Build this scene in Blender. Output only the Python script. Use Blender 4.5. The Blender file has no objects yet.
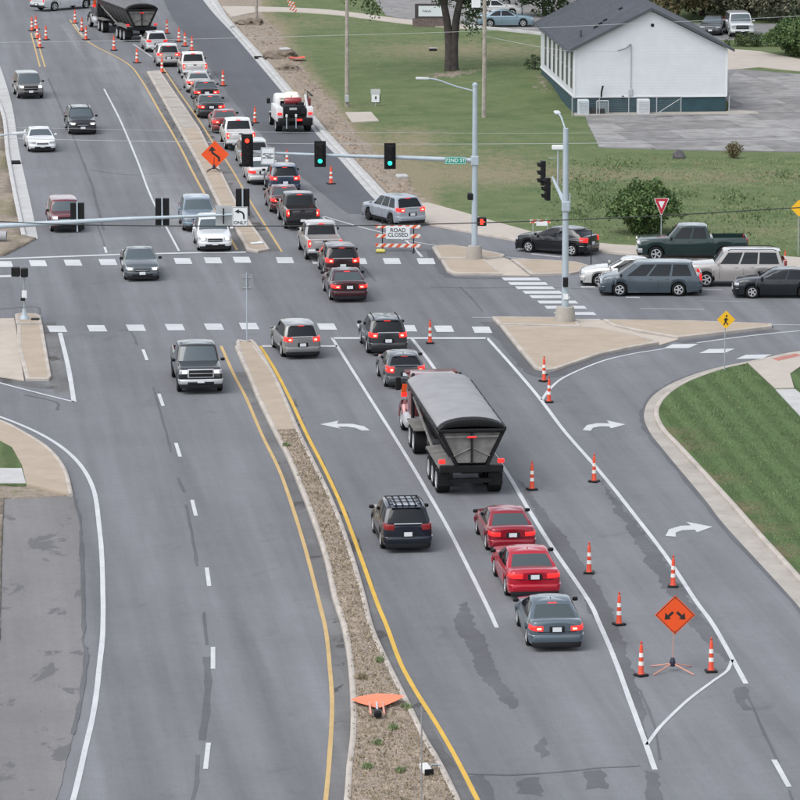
import bpy, bmesh, math, random
from mathutils import Vector, Matrix, noise as mnoise
R = math.radians
random.seed(11)
S = bpy.context.scene
COL = S.collection

# ------------------------------------------------------------------ camera, sky, sun, exposure
F_PX, HOR, KS = 4230.0, -375.0, 0.0293
PITCH = math.atan((400 - HOR) / F_PX)
CAM_H = math.cos(PITCH) / KS
cam = bpy.data.objects.new('camera', bpy.data.cameras.new('camera'))
COL.objects.link(cam)
cam.location = (0, 0, CAM_H)
cam.rotation_euler = (math.pi / 2 - PITCH, 0, 0)
cam.data.sensor_width = 36
cam.data.lens = F_PX * 36 / 800
cam.data.clip_start = 1
cam.data.clip_end = 8000
S.camera = cam

SUN_EL, SUN_AZ = R(56), R(226)          # azimuth clockwise from +Y (north)
w = bpy.data.worlds.new('World'); S.world = w; w.use_nodes = True
nt = w.node_tree
bg = nt.nodes['Background']
sky = nt.nodes.new('ShaderNodeTexSky'); sky.sky_type = 'NISHITA'; sky.sun_disc = False
sky.sun_elevation = SUN_EL; sky.sun_rotation = SUN_AZ
sky.dust_density = 2.0; sky.air_density = 1.0; sky.ozone_density = 1.0
hs = nt.nodes.new('ShaderNodeHueSaturation'); hs.inputs['Saturation'].default_value = 0.34
nt.links.new(sky.outputs[0], hs.inputs['Color']); nt.links.new(hs.outputs[0], bg.inputs[0])
bg.inputs[1].default_value = 0.145
sl = bpy.data.lights.new('sun', 'SUN'); sl.energy = .8; sl.angle = R(42); sl.color = (1, .98, .95)
so = bpy.data.objects.new('sun', sl); COL.objects.link(so)
sd = Vector((math.sin(SUN_AZ) * math.cos(SUN_EL), math.cos(SUN_AZ) * math.cos(SUN_EL), math.sin(SUN_EL)))
so.rotation_euler = sd.to_track_quat('Z', 'Y').to_euler(); so.location = (0, 0, 90)
S.view_settings.view_transform = 'Standard'; S.view_settings.look = 'None'
S.view_settings.gamma = 1; S.view_settings.use_curve_mapping = False
S.view_settings.exposure = 0.92

# ------------------------------------------------------------------ photo pixel -> ground
CP, SP = math.cos(PITCH), math.sin(PITCH)
def ray(px, py):
    u = (px - 400) / F_PX; v = (py - 400) / F_PX
    return Vector((u, CP - v * SP, -SP - v * CP))
def P(px, py, z=0.0):
    d = ray(px, py); t = (z - CAM_H) / d.z
    return Vector((d.x * t, d.y * t, z))
def AT(px, py, Y):
    d = ray(px, py); t = Y / d.y
    return Vector((d.x * t, Y, CAM_H + d.z * t))
def PX(l, z=0.0): return [P(a, b, z) for a, b in l]
def smooth(pts, n=6, closed=False):
    out = []; m = len(pts)
    rng = range(m if closed else m - 1)
    g = (lambda i: pts[i % m]) if closed else (lambda i: pts[max(0, min(m - 1, i))])
    for i in rng:
        a, b, c, d = g(i - 1), g(i), g(i + 1), g(i + 2)
        for k in range(n):
            t = k / n
            out.append(.5 * ((2 * b) + (c - a) * t + (2 * a - 5 * b + 4 * c - d) * t * t + (3 * b - a - 3 * c + d) * t ** 3))
    if not closed: out.append(pts[-1].copy())
    return out
def nz(v, s=1.0): return mnoise.noise(Vector(v) * s)

# ------------------------------------------------------------------ materials
MATS = {}
def M(name, col, rough=.6, metal=0.0, var=0.0, scale=4.0, bump=0.0, bscale=30.0, coat=0.0, spec=.5, emit=None, es=0.0, coords='Object'):
    if name in MATS: return MATS[name]
    m = bpy.data.materials.new(name); m.use_nodes = True; MATS[name] = m
    n = m.node_tree.nodes; l = m.node_tree.links; b = n['Principled BSDF']
    b.inputs['Base Color'].default_value = (*col, 1); b.inputs['Roughness'].default_value = rough
    b.inputs['Metallic'].default_value = metal; b.inputs['Coat Weight'].default_value = coat
    b.inputs['Coat Roughness'].default_value = .08
    b.inputs['Specular IOR Level'].default_value = spec
    if emit:
        b.inputs['Emission Color'].default_value = (*emit, 1); b.inputs['Emission Strength'].default_value = es
    tc = n.new('ShaderNodeTexCoord')
    if var:
        t = n.new('ShaderNodeTexNoise'); t.inputs['Scale'].default_value = scale; t.inputs['Detail'].default_value = 5
        l.new(tc.outputs[coords], t.inputs['Vector'])
        r = n.new('ShaderNodeValToRGB')
        r.color_ramp.elements[0].position = .3; r.color_ramp.elements[1].position = .7
        r.color_ramp.elements[0].color = (*[c * (1 - var) for c in col], 1)
        r.color_ramp.elements[1].color = (*[min(1, c * (1 + var)) for c in col], 1)
        l.new(t.outputs['Fac'], r.inputs[0]); l.new(r.outputs[0], b.inputs['Base Color'])
    if bump:
        t2 = n.new('ShaderNodeTexNoise'); t2.inputs['Scale'].default_value = bscale; t2.inputs['Detail'].default_value = 4
        l.new(tc.outputs[coords], t2.inputs['Vector'])
        bp = n.new('ShaderNodeBump'); bp.inputs['Strength'].default_value = bump; bp.inputs['Distance'].default_value = .02
        l.new(t2.outputs['Fac'], bp.inputs['Height']); l.new(bp.outputs[0], b.inputs['Normal'])
    return m

def ramp(n, fac, l, stops):
    r = n.new('ShaderNodeValToRGB'); cr = r.color_ramp
    while len(cr.elements) < len(stops): cr.elements.new(.5)
    for e, (p, c) in zip(cr.elements, stops): e.position = p; e.color = (*c, 1)
    l.new(fac, r.inputs[0]); return r.outputs[0]
def mixc(n, l, fac, a, b, mode='MIX'):
    x = n.new('ShaderNodeMix'); x.data_type = 'RGBA'; x.blend_type = mode
    for sock, v in ((x.inputs[0], fac), (x.inputs[6], a), (x.inputs[7], b)):
        if isinstance(v, (int, float)): sock.default_value = v
        elif isinstance(v, tuple): sock.default_value = (*v, 1)
        else: l.new(v, sock)
    return x.outputs[2]
def noise_n(n, l, vec, scale, detail=4, rough=.55, dist=0):
    t = n.new('ShaderNodeTexNoise'); t.inputs['Scale'].default_value = scale; t.inputs['Detail'].default_value = detail
    t.inputs['Roughness'].default_value = rough; t.inputs['Distortion'].default_value = dist
    l.new(vec, t.inputs['Vector']); return t.outputs['Fac']
def mapped(n, l, vec, rz=0, sc=(1, 1, 1)):
    mp = n.new('ShaderNodeMapping'); mp.vector_type = 'TEXTURE'
    mp.inputs['Rotation'].default_value = (0, 0, -rz); mp.inputs['Scale'].default_value = tuple(1 / x for x in sc)
    l.new(vec, mp.inputs['Vector']); return mp.outputs[0]
def newmat(name):
    m = bpy.data.materials.new(name); m.use_nodes = True; MATS[name] = m
    n = m.node_tree.nodes; l = m.node_tree.links
    g = n.new('ShaderNodeNewGeometry')
    return m, n, l, n['Principled BSDF'], g.outputs['Position']

def asphalt(name, base, streak=.12, blotch=.10, crack=.0, rz=R(-6.8), speck=.18, blot=None):
    m, n, l, b, pos = newmat(name)
    c = base
    fine = noise_n(n, l, pos, 22, 3, .7)
    col = ramp(n, fine, l, [(.25, tuple(x * (1 - speck) for x in c)), (.75, tuple(x * (1 + speck) for x in c))])
    big = noise_n(n, l, pos, .22, 5, .6)
    col = mixc(n, l, 1.0, col, ramp(n, big, l, [(.3, (1 - blotch,) * 3), (.7, (1 + blotch,) * 3)]), 'MULTIPLY')
    st = noise_n(n, l, mapped(n, l, pos, rz, (1.1, .035, 1)), 1.0, 4, .6)
    col = mixc(n, l, 1.0, col, ramp(n, st, l, [(.3, (1 - streak,) * 3), (.72, (1 + streak,) * 3)]), 'MULTIPLY')
    st2 = noise_n(n, l, mapped(n, l, pos, rz, (.42, .012, 1)), 1.0, 5, .55)
    col = mixc(n, l, 1.0, col, ramp(n, st2, l, [(.32, (1 - streak * 1.1,) * 3), (.68, (1 + streak * 1.1,) * 3)]), 'MULTIPLY')
    mid = noise_n(n, l, pos, 2.3, 6, .65)
    col = mixc(n, l, 1.0, col, ramp(n, mid, l, [(.3, (.95,) * 3), (.7, (1.05,) * 3)]), 'MULTIPLY')
    sp = noise_n(n, l, mapped(n, l, pos, .4, (.9, .5, 1)), .55, 3, .5, 1.5)
    col = mixc(n, l, 1.0, col, ramp(n, sp, l, [(.66, (1, 1, 1)), (.76, (.88, .88, .88))]), 'MULTIPLY')
    if blot:
        bb = noise_n(n, l, mapped(n, l, pos, .1, (1.0, .45, 1)), .62, 7, .68, .6)
        col = mixc(n, l, ramp(n, bb, l, [(.585, (0, 0, 0)), (.61, (1, 1, 1))]), col, blot)
    l.new(col, b.inputs['Base Color']); b.inputs['Roughness'].default_value = .82
    b.inputs['Specular IOR Level'].default_value = .12
    bp = n.new('ShaderNodeBump'); bp.inputs['Strength'].default_value = .35; bp.inputs['Distance'].default_value = .01
    l.new(fine, bp.inputs['Height']); l.new(bp.outputs[0], b.inputs['Normal'])
    return m
A_ROAD = asphalt('asphalt', (.153, .157, .167), .13, .06, speck=.24)
A_NEW = asphalt('asphalt_new', (.098, .102, .113), .05, .05, speck=.1)
A_OLD = asphalt('asphalt_old_grey', (.178, .181, .188), .22, .10)
A_DARK = asphalt('asphalt_dark_seal', (.108, .110, .117), .08, .15)
A_DRIVE = asphalt('asphalt_drive', (.172, .168, .168), .08, .06, blot=(.122, .121, .124))
A_GUT = asphalt('asphalt_edge_dirty', (.135, .134, .134), .15, .3, blot=(.075, .07, .068))
A_LOT = asphalt('lot_grey', (.19, .19, .192), .1, .14, blot=(.12, .12, .12))

def concrete(name, base, dirt=.18, stain=(.16, .14, .12), st_amt=.25):
    m, n, l, b, pos = newmat(name)
    f = noise_n(n, l, pos, 18, 4, .7); g = noise_n(n, l, pos, .8, 6, .65); h = noise_n(n, l, pos, .3, 3, .5)
    col = ramp(n, f, l, [(.3, tuple(x * .93 for x in base)), (.7, tuple(min(1, x * 1.06) for x in base))])
    col = mixc(n, l, 1.0, col, ramp(n, g, l, [(.3, (1 - dirt,) * 3), (.7, (1 + dirt * .5,) * 3)]), 'MULTIPLY')
    k = noise_n(n, l, pos, 1.7, 7, .7, .8)
    col = mixc(n, l, ramp(n, k, l, [(.6, (0, 0, 0)), (.75, (st_amt,) * 3)]), col, stain)
    l.new(col, b.inputs['Base Color']); b.inputs['Roughness'].default_value = .9; b.inputs['Specular IOR Level'].default_value = .15
    bp = n.new('ShaderNodeBump'); bp.inputs['Strength'].default_value = .25; bp.inputs['Distance'].default_value = .01
    l.new(f, bp.inputs['Height']); l.new(bp.outputs[0], b.inputs['Normal'])
    return m
C_TAN = concrete('concrete_tan', (.365, .305, .24), .12)
C_GREY = concrete('concrete_grey', (.36, .335, .30), .2)
C_WHITE = concrete('concrete_white', (.43, .43, .425), .16, st_amt=.15)
C_KERB = concrete('concrete_kerb', (.42, .38, .34), .25, st_amt=.5)
C_RAMP = concrete('concrete_pale', (.43, .38, .325), .12)
C_LOT = concrete('concrete_lot', (.235, .23, .226), .35, (.13, .13, .135), .75)
C_LOT2 = concrete('concrete_lot_pale', (.275, .27, .265), .35, (.15, .15, .155), .7)
C_LOT3 = concrete('concrete_lot_dark', (.21, .206, .203), .35, (.12, .12, .125), .7)
C_SAND = concrete('concrete_sand', (.41, .37, .325), .08)
C_MED = concrete('concrete_median', (.36, .31, .26), .18)

def paint_mat(name, col, wear=.35):
    m, n, l, b, pos = newmat(name)
    k = noise_n(n, l, pos, 6, 6, .7); j = noise_n(n, l, pos, .7, 3, .5)
    c = mixc(n, l, ramp(n, k, l, [(.56, (0, 0, 0)), (.72, (wear,) * 3)]), col, (.16, .16, .165))
    c = mixc(n, l, 1.0, c, ramp(n, j, l, [(.3, (.88,) * 3), (.7, (1.05,) * 3)]), 'MULTIPLY')
    l.new(c, b.inputs['Base Color']); b.inputs['Roughness'].default_value = .75; b.inputs['Specular IOR Level'].default_value = .2
    return m
W_PAINT = paint_mat('paint_white', (.49, .50, .515), .55)
W_WORN = paint_mat('paint_white_worn', (.44, .445, .45), .7)
Y_PAINT = paint_mat('paint_yellow', (.58, .37, .07))
Y_WORN = paint_mat('paint_yellow_faded', (.47, .33, .15), .6)

def lawn_mat(name, g1, g2, dry1, dirt1, stripes=False, sc=1.0):
    m, n, l, b, pos = newmat(name)
    at = n.new('ShaderNodeAttribute'); at.attribute_name = 'soil'
    sp = n.new('ShaderNodeSeparateColor'); l.new(at.outputs['Color'], sp.inputs[0])
    f = noise_n(n, l, pos, 9 * sc, 5, .75); g = noise_n(n, l, pos, .35 * sc, 6, .65); q = noise_n(n, l, mapped(n, l, pos, 0, (1, .5, 1)), 1.6 * sc, 6, .7)
    col = ramp(n, g, l, [(.32, g1), (.68, g2)])
    if stripes:
        wv = n.new('ShaderNodeTexWave'); wv.bands_direction = 'X'; wv.inputs['Scale'].default_value = .29
        wv.inputs['Distortion'].default_value = 1.0; wv.inputs['Detail'].default_value = 2
        l.new(mapped(n, l, pos, R(-5), (1, 1, 1)), wv.inputs['Vector'])
        col = mixc(n, l, ramp(n, wv.outputs['Fac'], l, [(.3, (0, 0, 0)), (.7, (1, 1, 1))]), col, tuple(x * 1.22 for x in g2))
    # dry grass where attribute red + noise is high
    ad = n.new('ShaderNodeMath'); ad.operation = 'ADD'; l.new(sp.outputs[0], ad.inputs[0]); l.new(q, ad.inputs[1])
    dcol = ramp(n, f, l, [(.3, tuple(x * .75 for x in dry1)), (.7, tuple(x * 1.2 for x in dry1))])
    col = mixc(n, l, ramp(n, ad.outputs[0], l, [(.62, (0, 0, 0)), (1.0, (1, 1, 1))]), col, dcol)
    ad2 = n.new('ShaderNodeMath'); ad2.operation = 'ADD'; l.new(sp.outputs[1], ad2.inputs[0]); l.new(q, ad2.inputs[1])
    e = noise_n(n, l, pos, 2.5, 7, .75)
    scol = ramp(n, e, l, [(.3, tuple(x * .6 for x in dirt1)), (.7, tuple(x * 1.25 for x in dirt1))])
    col = mixc(n, l, ramp(n, ad2.outputs[0], l, [(.85, (0, 0, 0)), (1.0, (1, 1, 1))]), col, scol)
    col = mixc(n, l, 1.0, col, ramp(n, f, l, [(.25, (.72,) * 3), (.75, (1.25,) * 3)]), 'MULTIPLY')
    l.new(col, b.inputs['Base Color']); b.inputs['Roughness'].default_value = .95; b.inputs['Specular IOR Level'].default_value = .06
    bp = n.new('ShaderNodeBump'); bp.inputs['Strength'].default_value = .8; bp.inputs['Distance'].default_value = .06
    l.new(f, bp.inputs['Height']); l.new(bp.outputs[0], b.inputs['Normal'])
    return m
L_NE = lawn_mat('lawn_rough', (.088, .128, .058), (.142, .170, .084), (.225, .20, .13), (.29, .245, .20))
L_SE = lawn_mat('lawn_mowed', (.068, .108, .045), (.082, .122, .053), (.16, .135, .085), (.2, .16, .12), True, 1.6)
L_GR = lawn_mat('ground_grass', (.075, .11, .05), (.11, .125, .06), (.18, .15, .09), (.25, .2, .15))
L_DIRT = M('bare_soil', (.24, .195, .15), .95, var=.35, scale=1.5, bump=.8, bscale=8)

STEEL = M('galvanised_steel', (.34, .37, .39), .5, .35, var=.1, scale=3)
STEEL_W = M('painted_pale_steel', (.36, .42, .46), .45, .1, var=.07, scale=2)
BLACK = M('black_plastic', (.008, .008, .009), .5, spec=.25)
DARK = M('dark_trim', (.012, .012, .014), .6, spec=.25)
UNDER = M('underbody', (.004, .004, .004), .9, spec=.1)
RUBBER = M('tyre_rubber', (.012, .012, .013), .85, spec=.2, var=.3, scale=8)
CHROME = M('alloy_rim', (.55, .56, .57), .35, .5)
RIMDARK = M('dark_rim', (.08, .08, .085), .35, .6)
GLASS = M('car_glass', (.006, .008, .010), .05, 0, spec=.38)
GLASS_SKY = M('car_glass_sky_tint', (.055, .075, .085), .05, 0, spec=.7, coat=.2)  # base colour lifted to stand in for sky reflected in the glass
GLASS_R_SKY = M('rear_glass_sky_tint', (.045, .06, .065), .05, 0, spec=.65)  # sky reflection on sedan rear windows put into the base colour
PLATE = M('plate_white', (.62, .64, .66), .5)
RED_ON = M('brake_light_lit', (.5, .02, .02), .3, emit=(1, .02, .015), es=.85)
RED_HOT = M('brake_bulb_lit', (.8, .2, .15), .3, emit=(1, .22, .15), es=2.6)
RED_DIM = M('tail_lamp_low', (.45, .02, .02), .25, emit=(1, .03, .03), es=.35)
RED_OFF = M('tail_lamp', (.22, .012, .014), .2, coat=.5)
HEAD_ON = M('headlamp_lit', (.9, .9, .85), .2, emit=(1, .93, .8), es=3.0)
HEAD_OFF = M('headlamp', (.45, .47, .5), .12, .3, coat=.5)
AMBER = M('beacon_lit', (.9, .5, .1), .3, emit=(1, .62, .2), es=5)
ORANGE = M('sign_orange', (.70, .075, .008), .45, var=.05, scale=2)
CONE_O = M('cone_orange', (.60, .06, .022), .5, var=.12, scale=6)
CONE_W = M('cone_band', (.72, .70, .66), .45, var=.08, scale=9)
SIGN_W = M('sign_white', (.66, .68, .69), .5, var=.04)
SIGN_K = M('sign_black', (.012, .012, .012), .5)
SIGN_G = M('sign_green', (.0, .26, .17), .45)
SIGN_Y = M('sign_yellow', (.75, .42, .015), .45)
SIGN_R = M('sign_red', (.42, .015, .03), .45)
ALU = M('sign_back', (.40, .42, .43), .5, .3)
GREEN_ON = M('signal_green_lit', (.05, .7, .5), .3, emit=(.01, 1, .55), es=1.6)
REDSIG_ON = M('signal_red_lit', (.7, .03, .02), .3, emit=(1, .03, .012), es=2.2)
LENS = M('signal_lens_dark', (.03, .02, .02), .2)
WOOD_P = M('pole_wood', (.30, .27, .23), .85, var=.25, scale=3, bump=.4)

# ------------------------------------------------------------------ mesh helpers
class MB:
    def __init__(s): s.v = []; s.f = []
    def add(s, vs, fs):
        o = len(s.v); s.v += [tuple(v) for v in vs]; s.f += [tuple(i + o for i in f) for f in fs]; return s
    def box(s, c, d, rot=None, bev=0.0, taper=1.0):
        hx, hy, hz = d[0] / 2, d[1] / 2, d[2] / 2
        if bev <= 0:
            vs = [(x * hx * (taper if z > 0 else 1), y * hy * (taper if z > 0 else 1), z * hz) for z in (-1, 1) for y in (-1, 1) for x in (-1, 1)]
            fs = [(0, 2, 3, 1), (4, 5, 7, 6), (0, 1, 5, 4), (2, 6, 7, 3), (0, 4, 6, 2), (1, 3, 7, 5)]
        else:
            bm = bmesh.new(); bmesh.ops.create_cube(bm, size=1)
            for v in bm.verts: v.co = Vector((v.co.x * d[0] * (taper if v.co.z > 0 else 1), v.co.y * d[1] * (taper if v.co.z > 0 else 1), v.co.z * d[2]))
            bmesh.ops.bevel(bm, geom=list(bm.edges), offset=min(bev, .45 * min(d)), segments=2, affect='EDGES', profile=.5)
            bm.verts.ensure_lookup_table()
            vs = [v.co.copy() for v in bm.verts]; fs = [[v.index for v in f.verts] for f in bm.faces]; bm.free()
        m = Matrix.Translation(c) @ (rot.to_4x4() if rot is not None else Matrix())
        return s.add([m @ Vector(v) for v in vs], fs)
    def tube(s, pts, rad, n=8, caps=True):
        pts = [Vector(p) for p in pts]; k = len(pts)
        rr = rad if isinstance(rad, (list, tuple)) else [rad] * k
        vs = []; fs = []
        t0 = (pts[1] - pts[0]).normalized()
        ref = Vector((0, 0, 1)) if abs(t0.z) < .9 else Vector((1, 0, 0))
        for i, p in enumerate(pts):
            t = (pts[min(k - 1, i + 1)] - pts[max(0, i - 1)]).normalized()
            a = t.cross(ref); a = a.normalized() if a.length > 1e-6 else Vector((0, 1, 0)); b_ = t.cross(a)
            vs += [p + (a * math.cos(2 * math.pi * j / n) + b_ * math.sin(2 * math.pi * j / n)) * rr[i] for j in range(n)]
        for i in range(k - 1):
            fs += [(i * n + j, i * n + (j + 1) % n, (i + 1) * n + (j + 1) % n, (i + 1) * n + j) for j in range(n)]
        if caps: fs += [tuple(range(n - 1, -1, -1)), tuple((k - 1) * n + j for j in range(n))]
        return s.add(vs, fs)
    def lathe(s, prof, n=16, axis='z', c=(0, 0, 0), caps=True):
        vs = []; fs = []; k = len(prof)
        for r, h in prof:
            for j in range(n):
                a = 2 * math.pi * j / n; x, y = r * math.cos(a), r * math.sin(a)
                q = (x, y, h) if axis == 'z' else ((x, h, y) if axis == 'y' else (h, x, y))
                vs.append(Vector(q) + Vector(c))
        for i in range(k - 1):
            fs += [(i * n + j, i * n + (j + 1) % n, (i + 1) * n + (j + 1) % n, (i + 1) * n + j) for j in range(n)]
        if caps: fs += [tuple(range(n - 1, -1, -1)), tuple((k - 1) * n + j for j in range(n))]
        return s.add(vs, fs)
    def prism(s, outline, d, up=Vector((0, 0, 1))):
        m = len(outline); o = [Vector(p) for p in outline]
        return s.add(o + [p + up * d for p in o], [tuple(range(m - 1, -1, -1)), tuple(range(m, 2 * m))] + [(i, (i + 1) % m, m + (i + 1) % m, m + i) for i in range(m)])
    def grid(s, rows):
        k = len(rows); n = len(rows[0])
        return s.add([p for r in rows for p in r], [(i * n + j, i * n + j + 1, (i + 1) * n + j + 1, (i + 1) * n + j) for i in range(k - 1) for j in range(n - 1)])
    def mesh(s, name, mat, sm=None):
        me = bpy.data.meshes.new(name); me.from_pydata(s.v, [], s.f)
        bm = bmesh.new(); bm.from_mesh(me); bmesh.ops.recalc_face_normals(bm, faces=bm.faces); bm.to_mesh(me); bm.free()
        me.materials.append(mat)
        if sm is not None:
            me.polygons.foreach_set('use_smooth', [True] * len(me.polygons)); me.set_sharp_from_angle(angle=R(sm))
        return me
    def build(s, name, mat, parent=None, sm=None): return obj(name, s.mesh(name, mat, sm), parent)

def obj(name, me, parent=None):
    o = bpy.data.objects.new(name, me); COL.objects.link(o)
    if parent is not None: o.parent = parent
    return o
def tag(o, label=None, cat=None, group=None, kind=None):
    if label: o['label'] = label
    if cat: o['category'] = cat
    if group: o['group'] = group
    if kind: o['kind'] = kind
    return o
def thing(name, label, cat, loc=(0, 0, 0), rz=0, group=None):
    o = bpy.data.objects.new(name, None); COL.objects.link(o); o.empty_display_size = .3
    o.location = loc; o.rotation_euler = (0, 0, rz); return tag(o, label, cat, group)
def text_mesh(txt, size, mat, ext=.004, bold=0.0, sx=1.0):
    cu = bpy.data.curves.new('t', 'FONT'); cu.body = txt; cu.size = size; cu.align_x = 'CENTER'; cu.align_y = 'CENTER'
    cu.extrude = ext; cu.offset = bold; cu.resolution_u = 3; cu.space_line = .85
    o = bpy.data.objects.new('t', cu); COL.objects.link(o)
    dg = bpy.context.evaluated_depsgraph_get(); me = bpy.data.meshes.new_from_object(o.evaluated_get(dg))
    bpy.data.objects.remove(o); bpy.data.curves.remove(cu)
    me.transform(Matrix.Rotation(math.pi / 2, 4, 'X') @ Matrix.Diagonal((sx, 1, 1, 1)))   # faces -Y
    me.materials.clear(); me.materials.append(mat); return me

# ------------------------------------------------------------------ ground sheets
def sheet(name, pts, z, mat, parent=None, kind=None):
    me = bpy.data.meshes.new(name)
    a = sum(pts[i].x * pts[(i + 1) % len(pts)].y - pts[(i + 1) % len(pts)].x * pts[i].y for i in range(len(pts)))
    if a < 0: pts = pts[::-1]
    m_ = len(pts); vs = [(p.x, p.y, z) for p in pts]; fs = [tuple(range(m_))]
    if z > .018:
        vs += [(p.x, p.y, max(-.02, z - .15)) for p in pts]; fs += [(i, m_ + i, m_ + (i + 1) % m_, (i + 1) % m_) for i in range(m_)]
    me.from_pydata(vs, [], fs); me.materials.append(mat)
    o = obj(name, me, parent)
    if kind: o['kind'] = kind
    return o
def rough_edge(pts, step=.5, amp=.12, seed=0):
    out = []
    for i, a in enumerate(pts):
        b = pts[(i + 1) % len(pts)]; n = max(1, int((b - a).length / step))
        for k in range(n):
            p = a.lerp(b, k / n); q = p + Vector((.31, .17, 0)) * seed
            out.append(p + Vector(((nz((q.x * .9, q.y * .45, 1)) * .7 + nz((q.x * 4.1, q.y * 2.3, 5)) * .6) * amp, (nz((q.x * .9, q.y * .5, 3)) * .8 + nz((q.x * 4, q.y * 2, 7)) * .7) * amp * 1.6, 0)))
    return out
def normals2(pts, closed=False):
    m = len(pts); out = []
    for i in range(m):
        a = pts[(i - 1) % m] if closed else pts[max(0, i - 1)]; b = pts[(i + 1) % m] if closed else pts[min(m - 1, i + 1)]
        t = (b - a); t.z = 0; t.normalize(); out.append(Vector((-t.y, t.x, 0)))
    return out
def ribbon(name, pts, width, z, mat, parent=None, jag=0.0):
    ns = normals2(pts); mb = MB(); h = width / 2
    L = [p + n * (h + jag * nz((p.x * 2, p.y * 2, 3))) for p, n in zip(pts, ns)]; Rr = [p - n * (h + jag * nz((p.x * 2, p.y * 2, 7))) for p, n in zip(pts, ns)]
    mb.grid([[Vector((a.x, a.y, z)) for a in L], [Vector((a.x, a.y, z)) for a in Rr]])
    me = mb.mesh(name, mat)
    if len(me.polygons) and me.polygons[0].normal.z < 0: me.flip_normals()
    return obj(name, me, parent)
def kerb_line(name, pts, wid, h, mat, parent, side=1, z0=-.02):
    """upright kerb whose road face follows pts; body lies to the left (side=1) or right of the direction"""
    ns = normals2(pts); mb = MB()
    prof = [(0, z0), (.015, h - .03), (.05, h), (wid - .03, h + .002), (wid, h - .02), (wid, z0)]
    rows = [[Vector((p.x + n.x * side * a, p.y + n.y * side * a, b)) for a, b in prof] for p, n in zip(pts, ns)]
    mb.grid(rows); k = len(prof)
    mb.f.append(tuple(range(k))); mb.f.append(tuple((len(rows) - 1) * k + j for j in range(k)))
    return mb.build(name, mat, parent, 40)
def inset(pts, d):
    a = sum(pts[i].x * pts[(i + 1) % len(pts)].y - pts[(i + 1) % len(pts)].x * pts[i].y for i in range(len(pts)))
    if a < 0: pts = pts[::-1]
    out = []
    m = len(pts)
    for i in range(m):
        e1 = (pts[i] - pts[i - 1]).normalized(); e2 = (pts[(i + 1) % m] - pts[i]).normalized()
        n1 = Vector((-e1.y, e1.x, 0)); n2 = Vector((-e2.y, e2.x, 0)); b = (n1 + n2)
        b = b.normalized() if b.length > 1e-4 else n1
        k = d / max(.35, b.dot(n1)); out.append(pts[i] + b * k)
    return pts, out
def raised(name, pts, h, kw, top_mat, parent, kerb_mat=None, top_name='slab', z0=-.02):
    o, i = inset(pts, kw); m = len(o)
    o2, i2 = inset(o, .03)
    mb = MB()
    rows = [[Vector((p.x, p.y, z0)) for p in o], [Vector((p.x, p.y, h - .03)) for p in o], [Vector((p.x, p.y, h)) for p in i2], [Vector((p.x, p.y, h)) for p in i], [Vector((p.x, p.y, h - .06)) for p in i]]
    for r in rows: r.append(r[0])
    mb.grid(rows); k = mb.build('kerb', kerb_mat or C_KERB, parent, 40)
    s = sheet(top_name, i, h - .008, top_mat, parent)
    return k, s
def lawn(name, pts, z, mat, cell, soil, parent=None, zf=None):
    bm = bmesh.new(); vs = [bm.verts.new((p.x, p.y, z)) for p in pts]; bm.faces.new(vs)
    xs = [p.x for p in pts]; ys = [p.y for p in pts]
    x = min(xs) + cell
    while x < max(xs): bmesh.ops.bisect_plane(bm, geom=bm.verts[:] + bm.edges[:] + bm.faces[:], plane_co=(x, 0, 0), plane_no=(1, 0, 0)); x += cell
    y = min(ys) + cell
    while y < max(ys): bmesh.ops.bisect_plane(bm, geom=bm.verts[:] + bm.edges[:] + bm.faces[:], plane_co=(0, y, 0), plane_no=(0, 1, 0)); y += cell
    bmesh.ops.recalc_face_normals(bm, faces=bm.faces)
    me = bpy.data.meshes.new(name)
    lay = bm.verts.layers.float_color.new('soil')
    for v in bm.verts:
        d, s_ = soil(v.co.x, v.co.y); v[lay] = (d, s_, 0, 1)
        if zf: v.co.z += zf(v.co.x, v.co.y)
    ex = bmesh.ops.extrude_edge_only(bm, edges=[e_ for e_ in bm.edges if e_.is_boundary])
    for v in ex['geom']:
        if isinstance(v, bmesh.types.BMVert): v.co.z -= .16
    bm.to_mesh(me); bm.free()
    if sum(p.normal.z for p in me.polygons) < 0: me.flip_normals()
    me.materials.append(mat); me.polygons.foreach_set('use_smooth', [True] * len(me.polygons))
    o = obj(name, me, parent); return o

# ================================================================== THE SETTING
def W2P(x, y, z=0.0):
    dz = z - CAM_H; zc = y * CP - dz * SP; v = -(y * SP + dz * CP)
    return 400 + F_PX * x / zc, 400 + F_PX * v / zc
def interp(tab, t):
    if t <= tab[0][0]: return tab[0][1]
    for (a, b), (c, d) in zip(tab, tab[1:]):
        if t <= c: return b + (d - b) * (t - a) / (c - a)
    return tab[-1][1]
def blobs(lst, px, py): return sum(a * math.exp(-((px - x) / rx) ** 2 - ((py - y) / ry) ** 2) for x, y, rx, ry, a in lst)

gr = sheet('ground', [Vector((-3000, -1500, 0)), Vector((3000, -1500, 0)), Vector((3000, 5000, 0)), Vector((-3000, 5000, 0))], -.06, L_GR, kind='structure')
road = sheet('road', [Vector((-75, 40, 0)), Vector((85, 40, 0)), Vector((85, 700, 0)), Vector((-75, 700, 0))], 0, A_ROAD, kind='structure')

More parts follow.
